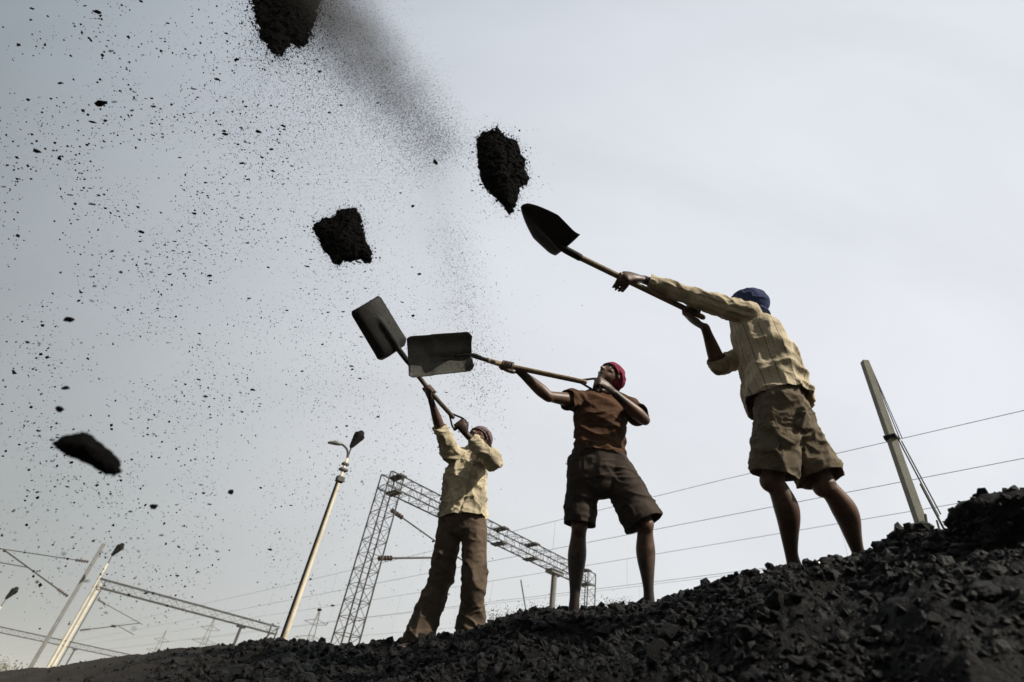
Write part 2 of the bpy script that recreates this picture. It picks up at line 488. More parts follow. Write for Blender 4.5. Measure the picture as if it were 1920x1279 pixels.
def smoothstep(a, b, x):
    t = np.clip((x - a) / (b - a), 0, 1); return t * t * (3 - 2 * t)

def mound_h(x, y, detail=True):
    x = np.asarray(x, float); y = np.asarray(y, float)
    r = np.hypot(x, y); az = np.arctan2(x, y)
    rc = np.interp(az, RC_AZ, RC)
    zc = rc * np.interp(az, SL_AZ, SL_TAN) - 0.02
    base = -0.48
    t = np.clip((r - 0.35) / (rc - 0.35), 0, 1)
    z = base + (zc - base) * (0.88 * t + 0.12 * t * t * (3 - 2 * t))
    over = np.maximum(r - rc, 0)
    z = z - np.where(over > 0, 0.62 * over - 0.12 * (1 - np.exp(-over / .2)), 0)
    z = np.maximum(z, PLAIN_Z - 0.15)
    if detail:
        p = np.stack([x, y, z * 0], 1)
        rough = 0.35 + 0.65 * smoothstep(-3.2, -0.6, x)     # finer, smoother slack at the far left
        crest = 1 - 0.75 * np.exp(-((r - rc) / .22) ** 2)
        n = 0.075 * fbm(p * 2.2, 3, 3) * crest + rough * (0.045 * fbm(p * 7, 3, 9) * (0.4 + .6 * crest) + 0.020 * np.abs(fbm(p * 19, 2, 21)) + 0.014 * np.abs(fbm(p * 42, 2, 31)) + 0.006 * fbm(p * 95, 2, 37))
        z = z + n * np.clip(r / 0.9, 0.15, 1)
    return z

azs = np.radians(np.concatenate([np.arange(-180, -46, 3.0), np.arange(-46, 62, 0.2), np.arange(62, 180, 3.0)]))
rs_ = np.concatenate([[0.02], np.geomspace(0.3, 6.5, 380), np.geomspace(6.6, 16, 46)])
AZ, RR = np.meshgrid(azs, rs_)
X, Y = (RR * np.sin(AZ)).ravel(), (RR * np.cos(AZ)).ravel()
Z = mound_h(X, Y)
na, nr = len(azs), len(rs_)
ii, jj = np.meshgrid(np.arange(nr - 1), np.arange(na), indexing='ij')
kk = (jj + 1) % na
quads = np.stack([ii * na + jj, ii * na + kk, (ii + 1) * na + kk, (ii + 1) * na + jj], -1).reshape(-1, 4)
mound = tag(link('coal_mound', fast_mesh('coal_mound', np.stack([X, Y, Z], 1), quads, True), M['coal']), kind='structure')

def ico(sub):
    bm = bmesh.new(); bmesh.ops.create_icosphere(bm, subdivisions=sub, radius=1.0)
    V = np.array([v.co[:] for v in bm.verts]); Fa = np.array([[v.index for v in f.verts] for f in bm.faces]); bm.free()
    return V, Fa
ICO0 = ico(1); ICO1 = ico(2); ICO2 = ico(3)

def chip_shape(seed, sub=1, flat=0.7, jag=0.35):
    """an angular broken piece: a ball cut by random planes"""
    V, Fa = (None, ICO0, ICO1, ICO2)[sub]
    r = np.random.default_rng(seed); V = V.copy()
    for k in range(9):
        n = unit(r.normal(size=3)); d = r.uniform(0.45, 0.8)
        h = V @ n; V = V - np.outer(np.maximum(h - d, 0), n)
    V = V * (1 + jag * .25 * r.normal(size=(len(V), 1)))
    V = V * np.array([1, r.uniform(.6, 1), flat * r.uniform(.6, 1.1)])
    return V / np.abs(V).max(), Fa

def rand_rot(n, rng):
    q = rng.normal(size=(n, 4)); q /= np.linalg.norm(q, axis=1)[:, None]
    w, x, y, z = q.T
    return np.stack([np.stack([1 - 2 * (y * y + z * z), 2 * (x * y - z * w), 2 * (x * z + y * w)], 1),
                     np.stack([2 * (x * y + z * w), 1 - 2 * (x * x + z * z), 2 * (y * z - x * w)], 1),
                     np.stack([2 * (x * z - y * w), 2 * (y * z + x * w), 1 - 2 * (x * x + y * y)], 1)], 1)

def scatter_mesh(name, pos, size, rng, shapes, squash=None):
    """many broken pieces joined into one mesh"""
    R = rand_rot(len(pos), rng); Vs, Fs = [], []; base = 0
    ids = rng.integers(0, len(shapes), len(pos))
    for s in range(len(shapes)):
        k = np.where(ids == s)[0]
        if not len(k): continue
        V, Fa = shapes[s]
        P = np.einsum('nij,vj->nvi', R[k], V) * size[k][:, None, None] + pos[k][:, None, :]
        Vs.append(P.reshape(-1, 3))
        Fs.append((Fa[None] + (base + np.arange(len(k)) * len(V))[:, None, None]).reshape(-1, Fa.shape[1]))
        base += len(k) * len(V)
    return fast_mesh(name, np.concatenate(Vs), np.concatenate(Fs), False)

OCT = (np.array([[1, 0, 0], [-1, 0, 0], [0, 1, 0], [0, -1, 0], [0, 0, 1], [0, 0, -1.]]), np.array([[0, 2, 4], [2, 1, 4], [1, 3, 4], [3, 0, 4], [2, 0, 5], [1, 2, 5], [3, 1, 5], [0, 3, 5]]))
CHS = []
for i in range(8):
    q = np.random.default_rng(800 + i); CHS.append((OCT[0] * q.uniform(.55, 1.1, (6, 1)) + q.normal(size=(6, 3)) * .16, OCT[1]))
CH0 = [chip_shape(100 + i, 1) for i in range(10)]
CH1 = [chip_shape(200 + i, 2) for i in range(8)]

def slope_points(n, rng, az0=-44, az1=58, beyond=0.35):
    az = np.radians(rng.uniform(az0, az1, n)); rc = np.interp(az, RC_AZ, RC)
    t = rng.uniform(0.12, 1.0, n) ** 0.8
    r = 0.6 + (rc + beyond - 0.6) * t
    x, y = r * np.sin(az), r * np.cos(az)
    return x, y, r, rc

# loose rubble, uncountable
_a, _b, _c = slope_points(84000, RNG), slope_points(9000, RNG, 58, 115), slope_points(6000, RNG, -85, -44)
x, y, r, rc = (np.concatenate(q) for q in zip(_a, _b, _c))
s = 0.0028 + 0.0115 * RNG.gamma(0.52, 0.95, len(x)); s = np.clip(s, 0.0028, 0.036) * np.clip(r / 2.6, .55, 1.15)
s *= 0.45 + 0.55 * smoothstep(-3.2, -0.8, x)
keep = (RNG.random(len(x)) < .22 + .78 * smoothstep(-2.9, -1.0, x)) & (fbm(np.stack([x * 1.7, y * 1.7, x * 0], 1), 3, 77) > -0.60 + 0.3 * RNG.random(len(x)))
x, y, s, r, rc = x[keep], y[keep], s[keep], r[keep], rc[keep]
z = mound_h(x, y) + s * 0.1
big = s > .0095; P_ = np.stack([x, y, z], 1)
tag(link('coal_rubble', scatter_mesh('coal_rubble', P_[big], s[big], RNG, CH0), M['lump'], mound), kind='stuff')
tag(link('coal_fines', scatter_mesh('coal_fines', P_[~big], s[~big] * 1.1, RNG, CHS), M['lump'], mound), kind='stuff')
# glossy fresh-broken grains that catch the sun
x, y, r, rc = slope_points(2400, RNG, -12, 52, 0)
s = RNG.uniform(0.0014, 0.0034, len(x)); z = mound_h(x, y) + 0.008
tag(link('coal_grit', scatter_mesh('coal_grit', np.stack([x, y, z], 1), s, RNG, CHS), M['glint'], mound), kind='stuff')
# lumps one can pick apart
lump_me = []
for i in range(12):
    V, Fa = chip_shape(300 + i, 3, 0.8, 0.12); V = V * (1 + .16 * fbm(V * 2.5, 2, i) + .10 * fbm(V * 6, 2, i + 50))[:, None]
    me = fast_mesh('coal_lump', V, Fa, False); me.materials.append(M['lump'] if i % 5 else M['coal']); lump_me.append(me)
x, y, r, rc = slope_points(285, RNG, -30, 54, 0.05)
s = np.clip(0.014 + 0.016 * RNG.gamma(1.1, 0.8, len(x)), 0.014, 0.06) * (0.5 + 0.5 * smoothstep(-3, -.8, x))
s = s * np.clip(r / 2.4, 0.5, 1.0)
s = np.where(np.abs(r - rc) < 0.25, np.minimum(s, 0.035), s)
z = mound_h(x, y, True)
for i in range(len(x)):
    o = bpy.data.objects.new('coal_lump', lump_me[i % 12]); COL.objects.link(o); o.parent = mound
    o.location = (x[i], y[i], z[i] + s[i] * 0.18); o.scale = (s[i],) * 3
    o.rotation_euler = (random.uniform(-.6, .6), random.uniform(-.6, .6), random.uniform(0, 6.28))

# the big block of coal at the right end of the crest
def boulder(name, c, r, seed, label, squash=(1, 1, .8)):
    V, Fa = ico(5); rg = np.random.default_rng(seed); V = V.copy()
    for k in range(12):
        n = unit(rg.normal(size=3)); d = rg.uniform(0.62, 0.9); h = V @ n; V -= np.outer(np.maximum(h - d, 0), n)
    V *= (1 + 0.16 * fbm(V * 2.0, 3, seed) + 0.10 * fbm(V * 6, 3, seed + 3) + 0.06 * np.abs(fbm(V * 18, 2, seed + 8)))[:, None]
    V = V * np.array(squash) * r + np.asarray(c)
    o = tag(link(name, fast_mesh(name, V, Fa, True), M['coal']), label, 'coal')
    k = rg.integers(0, len(V), 1800); ss = rg.gamma(1.1, .006, 1800) + .004
    tag(link('crumbs', scatter_mesh('crumbs', V[k], np.clip(ss, .004, .026), rg, CH0), M['lump'], o), kind='stuff')
    return o
bc = at(1937, 1052, 1.74)
boulder('coal_boulder', bc, 0.25, 5, 'large rough black coal boulder on the crest at the far right edge', (1.1, 1, .85))

# ------------------------------------------------------------------ railway gantries, posts, lines
TD = np.array([-0.62, 0.785, 0.0]); TD /= np.linalg.norm(TD)      # along the tracks
PD = np.array([TD[1], -TD[0], 0.0])                                # across the tracks
ZV = np.array([0, 0, 1.0])

def lattice(root, name, a, b, w, h, side, updir, bays, rc, rl, matl):
    """four chords and their lacing between points a and b"""
    a, b = np.asarray(a, float), np.asarray(b, float)
    c4 = [(-1, -1), (1, -1), (1, 1), (-1, 1)]
    lace = MB()
    for i in range(bays):
        p, q = a + (b - a) * i / bays, a + (b - a) * (i + 1) / bays
        for k in range(4):
            s0, s1 = c4[k], c4[(k + 1) % 4]
            P0 = p + side * s0[0] * w / 2 + updir * s0[1] * h / 2
            Q1 = q + side * s1[0] * w / 2 + updir * s1[1] * h / 2
            P1 = p + side * s1[0] * w / 2 + updir * s1[1] * h / 2
            if i % 2: P0, Q1 = q + side * s0[0] * w / 2 + updir * s0[1] * h / 2, P1
            lace.bar(P0, Q1, rl, 4)
            if i: lace.bar(p + side * s0[0] * w / 2 + updir * s0[1] * h / 2, P1, rl, 4)
    o = lace.build(name, matl, root)
    for s in c4:
        off = side * s[0] * w / 2 + updir * s[1] * h / 2
        MB().bar(a + off, b + off, rc, 6).build('chord', matl, o)
    return o

def insulator(root, a, b, r):
    a, b = np.asarray(a), np.asarray(b)
    mb = MB(); n = 5
    mb.bar(a, b, r * .45, 8)
    for i in range(n):
        p = a + (b - a) * (i + .3) / n; q = a + (b - a) * (i + .7) / n
        mb.bar(p, q, r, 10)
    return mb.build('insulator', M['porcelain'], root)

def cantilever(root, base_lo, base_hi, tip_lo, tip_hi, r=0.03, matl=None):
    matl = matl or M['steel_dark']
    mb = MB()
    mid_lo = base_lo + (tip_hi - base_lo) * .16; mid_hi = base_hi + (tip_hi - base_hi) * .16
    mb.bar(mid_lo, tip_hi, r, 6); mb.bar(mid_hi, tip_hi, r * .7, 6)
    k = base_lo + (tip_hi - base_lo) * .62
    mb.bar(k, tip_lo, r * .7, 6)
    mb.bar(tip_hi, tip_hi + (tip_hi - base_hi) * .06, r * .7, 6)
    mb.build('cantilever_arm', matl, root)
    insulator(root, base_lo, mid_lo, r * 2.2); insulator(root, base_hi, mid_hi, r * 2.2)

def dropper_post(root, top, length, matl, arm=0.7):
    mb = MB(); top = np.asarray(top)
    mb.bar(top, top - ZV * length, 0.10, 10)
    mb.box(top - ZV * .05, PD * .3, TD * .16, ZV * .06)
    mb.build('drop_post', matl, root)
    m2 = MB(); e = top - ZV * (length * .55)
    m2.bar(e, e - PD * arm, 0.03, 6); m2.bar(e - ZV * .5, e - PD * arm, .025, 6)
    m2.build('cantilever_arm', M['steel_dark'], root)
    insulator(root, e - PD * arm * .5, e - PD * arm * .8, .07)

# nearest lattice gantry
A = on_z(733, 905, 5.9); Bq = on_z(1100, 1086, 5.9)
ax = unit(Bq - A); ax[2] = 0; ax = unit(ax); tx = np.array([-ax[1], ax[0], 0])
G1 = thing('railway_gantry', (A[0], A[1], PLAIN_Z), 'tall steel lattice gantry whose long beam passes behind the left man', 'gantry')
W = 0.46
lattice(G1, 'lattice_column', (A[0], A[1], PLAIN_Z), (A[0], A[1], 6.1), W, W, ax, tx, 22, .021, .008, M['steel_dark'])
lattice(G1, 'lattice_column', (Bq[0], Bq[1], PLAIN_Z), (Bq[0], Bq[1], 6.1), W, W, ax, tx, 22, .021, .008, M['steel_dark'])
lattice(G1, 'lattice_beam', A + ZV * 0 - ax * .2, Bq + ax * .2, 0.48, 0.42, tx, ZV, 26, .021, .008, M['steel_dark'])
mb = MB()
for f in (0.02, .49, .66, .98):
    c = A + (Bq - A) * f
    for dz in (-.24, .24): MB().box(c + ZV * dz, ax * .12, tx * .27, ZV * .02).build('gusset_plate', M['steel_dark'], G1)
dropper_post(G1, A + (Bq - A) * .80 - ZV * .25, 2.6, M['steel'])
TRK1 = A + ax * 2.9
cantilever(G1, np.array([A[0], A[1], 3.9]) + ax * .25, np.array([A[0], A[1], 5.2]) + ax * .25, TRK1 + ZV * (4.25 - TRK1[2]), TRK1 + ZV * (4.75 - TRK1[2]))
mb = MB(); dp = A + (Bq - A) * .62
mb.bar(dp + ZV * (4.9 - dp[2]), dp + ax * .9 + ZV * (3.0 - dp[2]), .02, 5)
mb.build('stay_rod', M['steel_dark'], G1)

# second gantry, plain twin-tube beam and stout cream column
A2 = on_z(189, 1094, 6.2); B2 = on_z(513, 1181, 6.2)
ax2 = unit((B2 - A2) * np.array([1, 1, 0])); tx2 = np.array([-ax2[1], ax2[0], 0])
G2 = thing('railway_gantry', (A2[0], A2[1], PLAIN_Z), 'cream columned railway gantry at lower left with a thin lattice beam', 'gantry')
mb = MB(); c = np.array([A2[0], A2[1], 0])
mb.box((c[0], c[1], (PLAIN_Z + 6.2) / 2), ax2 * .07, tx2 * .10, ZV * (6.2 - PLAIN_Z) / 2)
mb.build('column', M['cream_paint'], G2)
for sgn in (-1, 1):
    mb = MB(); q = c + ax2 * sgn * .20
    mb.bar((q[0], q[1], PLAIN_Z), (q[0], q[1], 6.5), .035, 6); mb.build('chord', M['steel_dark'], G2)
mb = MB(); c = np.array([B2[0], B2[1], 0])
for sgn in (-1, 1):
    q = c + ax2 * sgn * .28; mb.bar((q[0], q[1], PLAIN_Z), (q[0], q[1], 6.4), .06, 6)
for i in range(12):
    zz = PLAIN_Z + i * .7; q0, q1 = c - ax2 * .28, c + ax2 * .28
    mb.bar((q0[0], q0[1], zz), (q1[0], q1[1], zz + .7), .03, 4)
mb.build('lattice_column', M['steel_dark'], G2)
lattice(G2, 'lattice_beam', A2 - ax2 * .3, B2 + ax2 * .3, 0.5, 0.5, tx2, ZV, 18, .034, .010, M['steel_dark'])
dropper_post(G2, A2 + (B2 - A2) * .80 - ZV * .3, 3.0, M['steel_dark'], 1.3)
T2 = A2 + ax2 * 3.3
cantilever(G2, np.array([A2[0], A2[1], 3.5]) + ax2 * .3, np.array([A2[0], A2[1], 5.3]) + ax2 * .3, T2 + ZV * (3.9 - T2[2]), T2 + ZV * (4.6 - T2[2]), .03)

# third gantry, farthest
A3 = on_z(-60, 1168, 6.0); B3 = A3 + ax2 * 24
G3 = thing('railway_gantry', (A3[0], A3[1], PLAIN_Z), 'faint farthest gantry low at the left edge, its beam crossing behind the poles', 'gantry')
lattice(G3, 'lattice_beam', A3, B3, .6, .6, tx2, ZV, 26, .05, .014, M['steel_dark'])
mb = MB()
for f in (.0, 1.0):
    q = A3 + (B3 - A3) * f
    for sgn in (-1, 1):
        p = q + ax2 * sgn * .35; MB().bar((p[0], p[1], PLAIN_Z), (p[0], p[1], 6.4), .07, 6).build('column', M['steel_dark'], G3)
dropper_post(G3, A3 + (B3 - A3) * .52 - ZV * .4, 4.2, M['steel_dark'], 1.8)

# cantilever mast left of the second gantry
top = at(195, 1020, 27.0)
P1 = thing('catenary_mast', (top[0], top[1], PLAIN_Z), 'slim grey steel mast with a triangular bracket arm, beside the cream gantry column', 'mast')
mb = MB(); mb.box((top[0], top[1], (top[2] + PLAIN_Z) / 2), ax2 * .07, tx2 * .06, ZV * (top[2] - PLAIN_Z) / 2)
mb.build('pole', M['steel'], P1)
tip = top - ax2 * 3.2 - ZV * 1.25
b_hi = np.array([top[0], top[1], top[2] - .85]) - ax2 * .17; b_lo = np.array([top[0], top[1], top[2] - 2.3]) - ax2 * .17
cantilever(P1, b_lo, b_hi, tip - ZV * .5, tip, .03)

# lamp posts
def lamp_post(px, py, Yd, label, head_r, pole_r, side_lamp, lean=0.0):
    t = at(px, py, Yd)
    root = thing('lamp_post', (t[0], t[1], PLAIN_Z), label, 'lamp post', 'lamp posts in the rail yard')
    b = np.array([t[0], t[1], PLAIN_Z]); L = t[2] - PLAIN_Z
    tt = t - ZV * head_r * 5.0
    V, Fc = tube([b, b + (tt - b) * .5, tt], [pole_r * 1.25, pole_r, pole_r * .62], n=12, round_cap=False)
    link('pole', mesh_np('pole', V, Fc), M['cream_paint'], root)
    # floodlight can on a slim neck, seen from below and behind
    V, Fc = tube([t - ZV * head_r * 5.0, t - ZV * head_r * 2.2], pole_r * .34, n=8, round_cap=False)
    link('neck', mesh_np('neck', V, Fc), M['steel_dark'], root)
    h0 = t - ZV * head_r * 2.6; d = unit(np.array([.28, .1, 1.0]))
    V, Fc = tube([h0, h0 + d * head_r * 1.2, h0 + d * head_r * 2.4, h0 + d * head_r * 2.75], [head_r * .42, head_r * .72, head_r * 1.0, head_r * .7], n=16)
    link('floodlight', mesh_np('floodlight', V, Fc), M['black_paint'], root)
    if side_lamp:
        j = t - ZV * head_r * 5.0
        arm = [j, j + np.array([-.05, -.01, .16]), j + np.array([-.16, -.02, .25]), j + np.array([-.22, -.03, .26])]
        V, Fc = tube(arm, [.022, .022, .022, .026], n=8); link('lamp_arm', mesh_np('lamp_arm', V, Fc), M['steel_dark'], root)
        e = arm[-1]
        V, Fc = tube([e, e + np.array([-.10, -.02, .0]), e + np.array([-.22, -.05, -.03])], [.03, .06, .04], [.03, .045, .025], side=TD, n=12)
        link('lamp_head', mesh_np('lamp_head', V, Fc), M['steel'], root)
        for k, (zz, w) in enumerate([(-.12, .06), (.0, .075), (.20, .07)]):
            q = j - ZV * (zz + .25); MB().box(q, PD * w, TD * w * .8, ZV * (.02 if k < 2 else .05)).build('clamp_band', M['steel_dark'], root)
        # cable run down one side with clips
        mb = MB()
        V, Fc = tube([j - ZV * .5 - PD * pole_r * 1.1, np.array([b[0], b[1], 1.0]) - PD * pole_r * 1.4], .018, n=6, round_cap=False); mb.add(V, Fc)
        mb.build('cable', M['black_paint'], root)
    return root
lamp_post(668, 812, 10.2, 'tall cream lamp post with black floodlight and small side lamp, left of the left man', .115, .044, True)
lamp_post(222, 1022, 26.0, 'small slim lamp post behind the cream gantry column at lower left', .16, .05, False)
lamp_post(24, 1104, 34.0, 'tiny dark lamp post at the left edge', .18, .055, False)

# concrete mast at the right
top = at(1621, 678, 5.4); b = np.array([top[0], top[1], PLAIN_Z])
PR = thing('concrete_mast', b, 'grey concrete mast standing behind the coal crest right of the right man', 'mast')
mb = MB(); L = top[2] - PLAIN_Z
V, Fc = tube([b, top], [.074, .054], [.074, .054], side=PD, n=4, round_cap=False, spline=False)
mb.add(V, Fc); mb.build('pole', M['concrete'], PR)
zb = at(1672, 822, 5.4)[2]
bb = np.array([top[0], top[1], zb])
mb = MB(); mb.box(bb, PD * .066, TD * .066, ZV * .022); mb.build('clamp_band', M['iron_dark'], PR)
mb = MB(); sd_ = unit(RT * np.array([1, 1, 0]))
mb.bar(bb + sd_ * .10, bb + sd_ * .06 + ZV * 1.1, .006, 6)
mb.bar(bb + sd_ * .13 + ZV * .02, bb + sd_ * .06 + ZV * 1.15, .005, 6)
mb.bar(bb + sd_ * .08 - ZV * .02, bb + sd_ * .22 - ZV * .95, .008, 6)
mb.bar(bb + sd_ * .11 - ZV * .02, bb + sd_ * .25 - ZV * .92, .007, 6)
mb.build('stay_rod', M['iron_dark'], PR)
# loose dark rods leaning behind the crest
r0, r1 = at(1726, 908, 4.9), at(1790, 1030, 4.6)
rod = thing('steel_rods', r1, 'pair of thin dark rods leaning up from behind the crest beside the concrete mast', 'rods')
MB().bar(r0, r1, .010, 6).build('rod', M['iron_dark'], rod)
MB().bar(r0 * .4 + r1 * .6 + np.array([-.03, 0, .0]), r1 + np.array([-.10, 0, -.1]), .009, 6).build('rod', M['iron_dark'], rod)
MB().bar(at(1735, 965, 4.8), at(1745, 1030, 4.6), .012, 6).build('rod', M['iron_dark'], rod)

# overhead lines
def overhead_line(p_off, z_msg, z_con, label, t0=-14, t1=150, span=34, r=.005, drop=5.5, shift=0, sag=None):
    root = thing('overhead_line', PD * p_off + TD * t0 + ZV * z_con, label, 'overhead line', 'railway overhead lines')
    def msg(t):
        f = ((t - shift) % span) / span
        s = (z_msg - z_con) * .35 if sag is None else sag
        return PD * p_off + TD * t + ZV * (z_msg - 4 * s * f * (1 - f))
    ts = np.linspace(t0, t1, 80)
    V, Fc = tube([msg(t) for t in ts], r, side=ZV, n=5, spline=False, round_cap=False); link('messenger_wire', mesh_np('messenger_wire', V, Fc), M['wire'], root)
    V, Fc = tube([PD * p_off + TD * t0 + ZV * z_con, PD * p_off + TD * t1 + ZV * z_con], r, side=ZV, n=5, spline=False, round_cap=False)
    link('contact_wire', mesh_np('contact_wire', V, Fc), M['wire'], root)
    me = None; t = t0 + 1.2
    while t < 70:
        MB().bar(msg(t), PD * p_off + TD * t + ZV * z_con, r * .45, 4).build('dropper', M['wire'], root); t += drop
    return root
def poff(px, py, z): q = on_z(px, py, z); return float(q @ PD), float(q @ TD)
pA, _ = poff(1100, 964, 5.0); pB, _ = poff(1500, 995, 5.0)
overhead_line(pA, 5.05, 4.32, 'uppermost pair of overhead wires, crossing the sky behind the right man at thigh height', shift=_ , sag=.08)
overhead_line(pB, 5.05, 4.3, 'lower pair of overhead wires crossing behind the calves of the middle man', sag=.08)
overhead_line(pB + 5.5, 6.2, 5.2, 'thin faint far overhead wires low behind the middle man, beyond the other pairs', t0=6, sag=.1, r=.005)

# far transmission towers
def pylon(px, py, dist, label, s=1.0):
    d = unit(ray(px, py) * np.array([1, 1, 0])); t = ray(px, py); t = t * (dist / np.hypot(t[0], t[1]))
    c = d * dist; H = t[2] - PLAIN_Z
    root = thing('transmission_tower', (c[0], c[1], PLAIN_Z), label, 'pylon', 'distant transmission towers')
    a = np.array([d[1], -d[0], 0]); mb = MB(); prev = None
    lv = [(0, .14), (.25, .095), (.45, .06), (.6, .032), (.8, .022), (1, .004)]
    for f, w in lv:
        cs = [np.array([c[0], c[1], PLAIN_Z + f * H]) + (a * sx + d * sy) * w * H for sx, sy in ((-1, -1), (1, -1), (1, 1), (-1, 1))]
        if prev:
            for k in range(4):
                mb.bar(prev[k], cs[k], .11 * s, 4); mb.bar(prev[k], cs[(k + 1) % 4], .06 * s, 4); mb.bar(prev[(k + 1) % 4], cs[k], .06 * s, 4)
        prev = cs
    mb.build('lattice_frame', M['steel'], root)
    for f, w in ((.62, .16), (.75, .13), (.88, .10)):
        q = np.array([c[0], c[1], PLAIN_Z + f * H])
        for sg in (-1, 1):
            MB().bar(q - ZV * .02 * H, q + a * sg * w * H, .07 * s, 4).bar(q + ZV * .03 * H, q + a * sg * w * H, .07 * s, 4).build('cross_arm', M['steel'], root)
pylon(601, 1140, 150, 'pale hazy transmission tower between the tall lamp post and the near gantry column')
pylon(404, 1156, 190, 'hazy transmission tower beneath the beam of the cream columned gantry')
pylon(312, 1182, 230, 'faintest and smallest transmission tower, low under the cream gantry beam')

# dry bushes behind the crest
def bush(px, py, Yd, r, label, seed, n=1500):
    rg = np.random.default_rng(seed); c = at(px, py, Yd)
    base = float(mound_h([c[0]], [c[1]])[0])
    root = thing('dry_bush', (c[0], c[1], base), label, 'bush', 'dry bushes behind the coal')
    P = rg.normal(size=(n, 3)) * np.array([.42, .42, .20]) * r + c
    P[:, 2] += .20 * r * vnoise(P * 9 / r * .4, seed) - .16 * r
    s = rg.uniform(.35, 1, n) * r * .042
    R = rand_rot(n, rg); q = np.array([[-1, -.35, 0], [0, -.5, .1], [1, 0, 0], [0, .5, .1]])
    V = np.einsum('nij,vj->nvi', R, q) * s[:, None, None] + P[:, None]
    Fa = np.arange(n * 4).reshape(n, 4)
    o = link('foliage', fast_mesh('foliage', V.reshape(-1, 3), Fa), M['leaf'], root); o['kind'] = 'stuff'
    mb = MB()
    for k in range(22):
        e = P[rg.integers(n)] * .8 + c * .2; b0 = np.array([c[0], c[1], min(base, c[2] - r * .6)]) + rg.normal(size=3) * .04 * r
        mb.bar(b0, e, r * .012, 4)
    mb.build('stem', M['twig'], root)
bush(952, 1158, 6.0, .30, 'small dry bush behind the coal, between the left and middle men', 1)
bush(1022, 1148, 6.0, .24, 'low dry bush right behind the coal at the middle man left foot', 2)
bush(1160, 1138, 5.2, .22, 'dry tuft of scrub showing between the legs of the middle man', 3)
bush(918, 1184, 6.4, .26, 'dry scrub just right of the left man lower leg', 4)
bush(0, 1262, 60, 2.6, 'distant dark bushes on the horizon at the lower left corner', 6, 4000)

# ------------------------------------------------------------------ people
def hand(c, h, w, D, thumb=1, rh=0.017, relaxed=False, s=1.0):
    """palm, four bent fingers and a thumb closing on a handle with axis h through c; wrist w; palm lies on side D"""
    h = unit(h); v = c - w; v = v - (v @ h) * h; vh = unit(v); q = np.cross(h, vh)
    if q @ np.asarray(D, float) < 0: q = -q
    al = math.radians(26)
    e2 = math.cos(al) * vh + math.sin(al) * q
    e1 = -math.sin(al) * vh + math.cos(al) * q
    T = []
    pe = c + (e1 * .027 + e2 * .024) * s
    T.append(tube([w, w * .45 + pe * .55 + e1 * .006, pe], [.025 * s, .036 * s, .041 * s], [.020 * s, .019 * s, .014 * s], side=h, n=16))
    R = rh + .0095 * s
    for i in range(4):
        o = c + h * ((i - 1.5) * .0215 * s); g = (.93, 1, .98, .84)[i if thumb < 0 else 3 - i]
        K = o + (e1 * .029 + e2 * .024) * s
        if relaxed:
            k = .9 + .1 * g
            pts = [K, o + (e2 * .048 * k - e1 * .004) * s, o + (e2 * (.052 - .004 * i) - e1 * .036 * g) * s, o + (e2 * (.046 - .006 * i) - e1 * .066 * g) * s]
        else:
            pts = [K] + [o + R * m * (math.cos(math.radians(a)) * e1 + math.sin(math.radians(a)) * e2) for a, m in ((72, 1.25), (130, 1.08), (190, 1.0), (190 + 48 * g, 1.0))]
        n = len(pts)
        T.append(tube(pts, np.linspace(.0098, .0078, n) * s, n=10, per=4))
    b = w + (c - w) * .3 + h * thumb * .022 * s
    T.append(tube([b, c + h * thumb * .050 * s + (e1 * .022 - e2 * .014) * s, c + h * thumb * .044 * s + R * 1.1 * (-e2 * .9 + e1 * .1), c + h * thumb * .030 * s + R * 1.05 * (-e2 * .5 - e1 * .8)],
                  np.array([.015, .0125, .0105, .0088]) * s, n=10, per=4))
    return T

def head(c, fwd, up, s=1.0, ear=1.0):
    f = unit(fwd); u = unit(np.asarray(up, float) - (np.asarray(up, float) @ f) * f); r = np.cross(f, u)
    L = lambda x, y, z: c + (r * x + f * y + u * z) * s
    T = [ellipsoid(L(0, -.012, .034), r * .075 * s, f * .095 * s, u * .082 * s),
         ellipsoid(L(0, .022, -.01), r * .066 * s, f * .070 * s, u * .080 * s),
         tube([L(0, .02, .0), L(0, .048, -.055), L(0, .060, -.092)], [.066 * s, .054 * s, .030 * s], [.058 * s, .040 * s, .026 * s], side=r),
         tube([L(-.046, .062, .030), L(0, .080, .032), L(.046, .062, .030)], .0125 * s, n=12),
         tube([L(0, .078, .022), L(0, .094, -.004), L(0, .106, -.026)], [.008 * s, .010 * s, .013 * s], n=12),
         tube([L(-.016, .090, -.029), L(.016, .090, -.029)], .0085 * s, n=10),
         tube([L(-.026, .074, -.053), L(0, .089, -.049), L(.026, .074, -.053)], .0075 * s, n=10),
         tube([L(-.023, .073, -.060), L(0, .086, -.063), L(.023, .073, -.060)], .0078 * s, n=10),
         ellipsoid(L(0, .070, -.090), r * .022 * s, f * .018 * s, u * .018 * s, 12, 8)]
    for sg in (-1, 1):
        T.append(ellipsoid(L(sg * .043, .056, -.016), r * .024 * s, f * .022 * s, u * .022 * s, 12, 8))
        T.append(ellipsoid(L(sg * .080, -.006, .0), r * .009 * s * ear, f * .019 * s * ear, u * .033 * s * ear, 12, 8))
        T.append(tube([L(sg * .076, -.022, .018), L(sg * (.076 + .010 * ear), -.024, .0), L(sg * (.076 + .003 * ear), -.012, -.026)], .006 * s, n=8))
    return T, L, (r, f, u)

def limb_tube(a, b, prof, bulge=None, n=18):
    a, b = np.asarray(a), np.asarray(b)
    pts, rr = [], []
    for p in prof:
        q = a + (b - a) * p[0]
        if bulge is not None and len(p) > 2: q = q + np.asarray(bulge) * p[2]
        pts.append(q); rr.append(p[1])
    return tube(pts, rr, n=n)

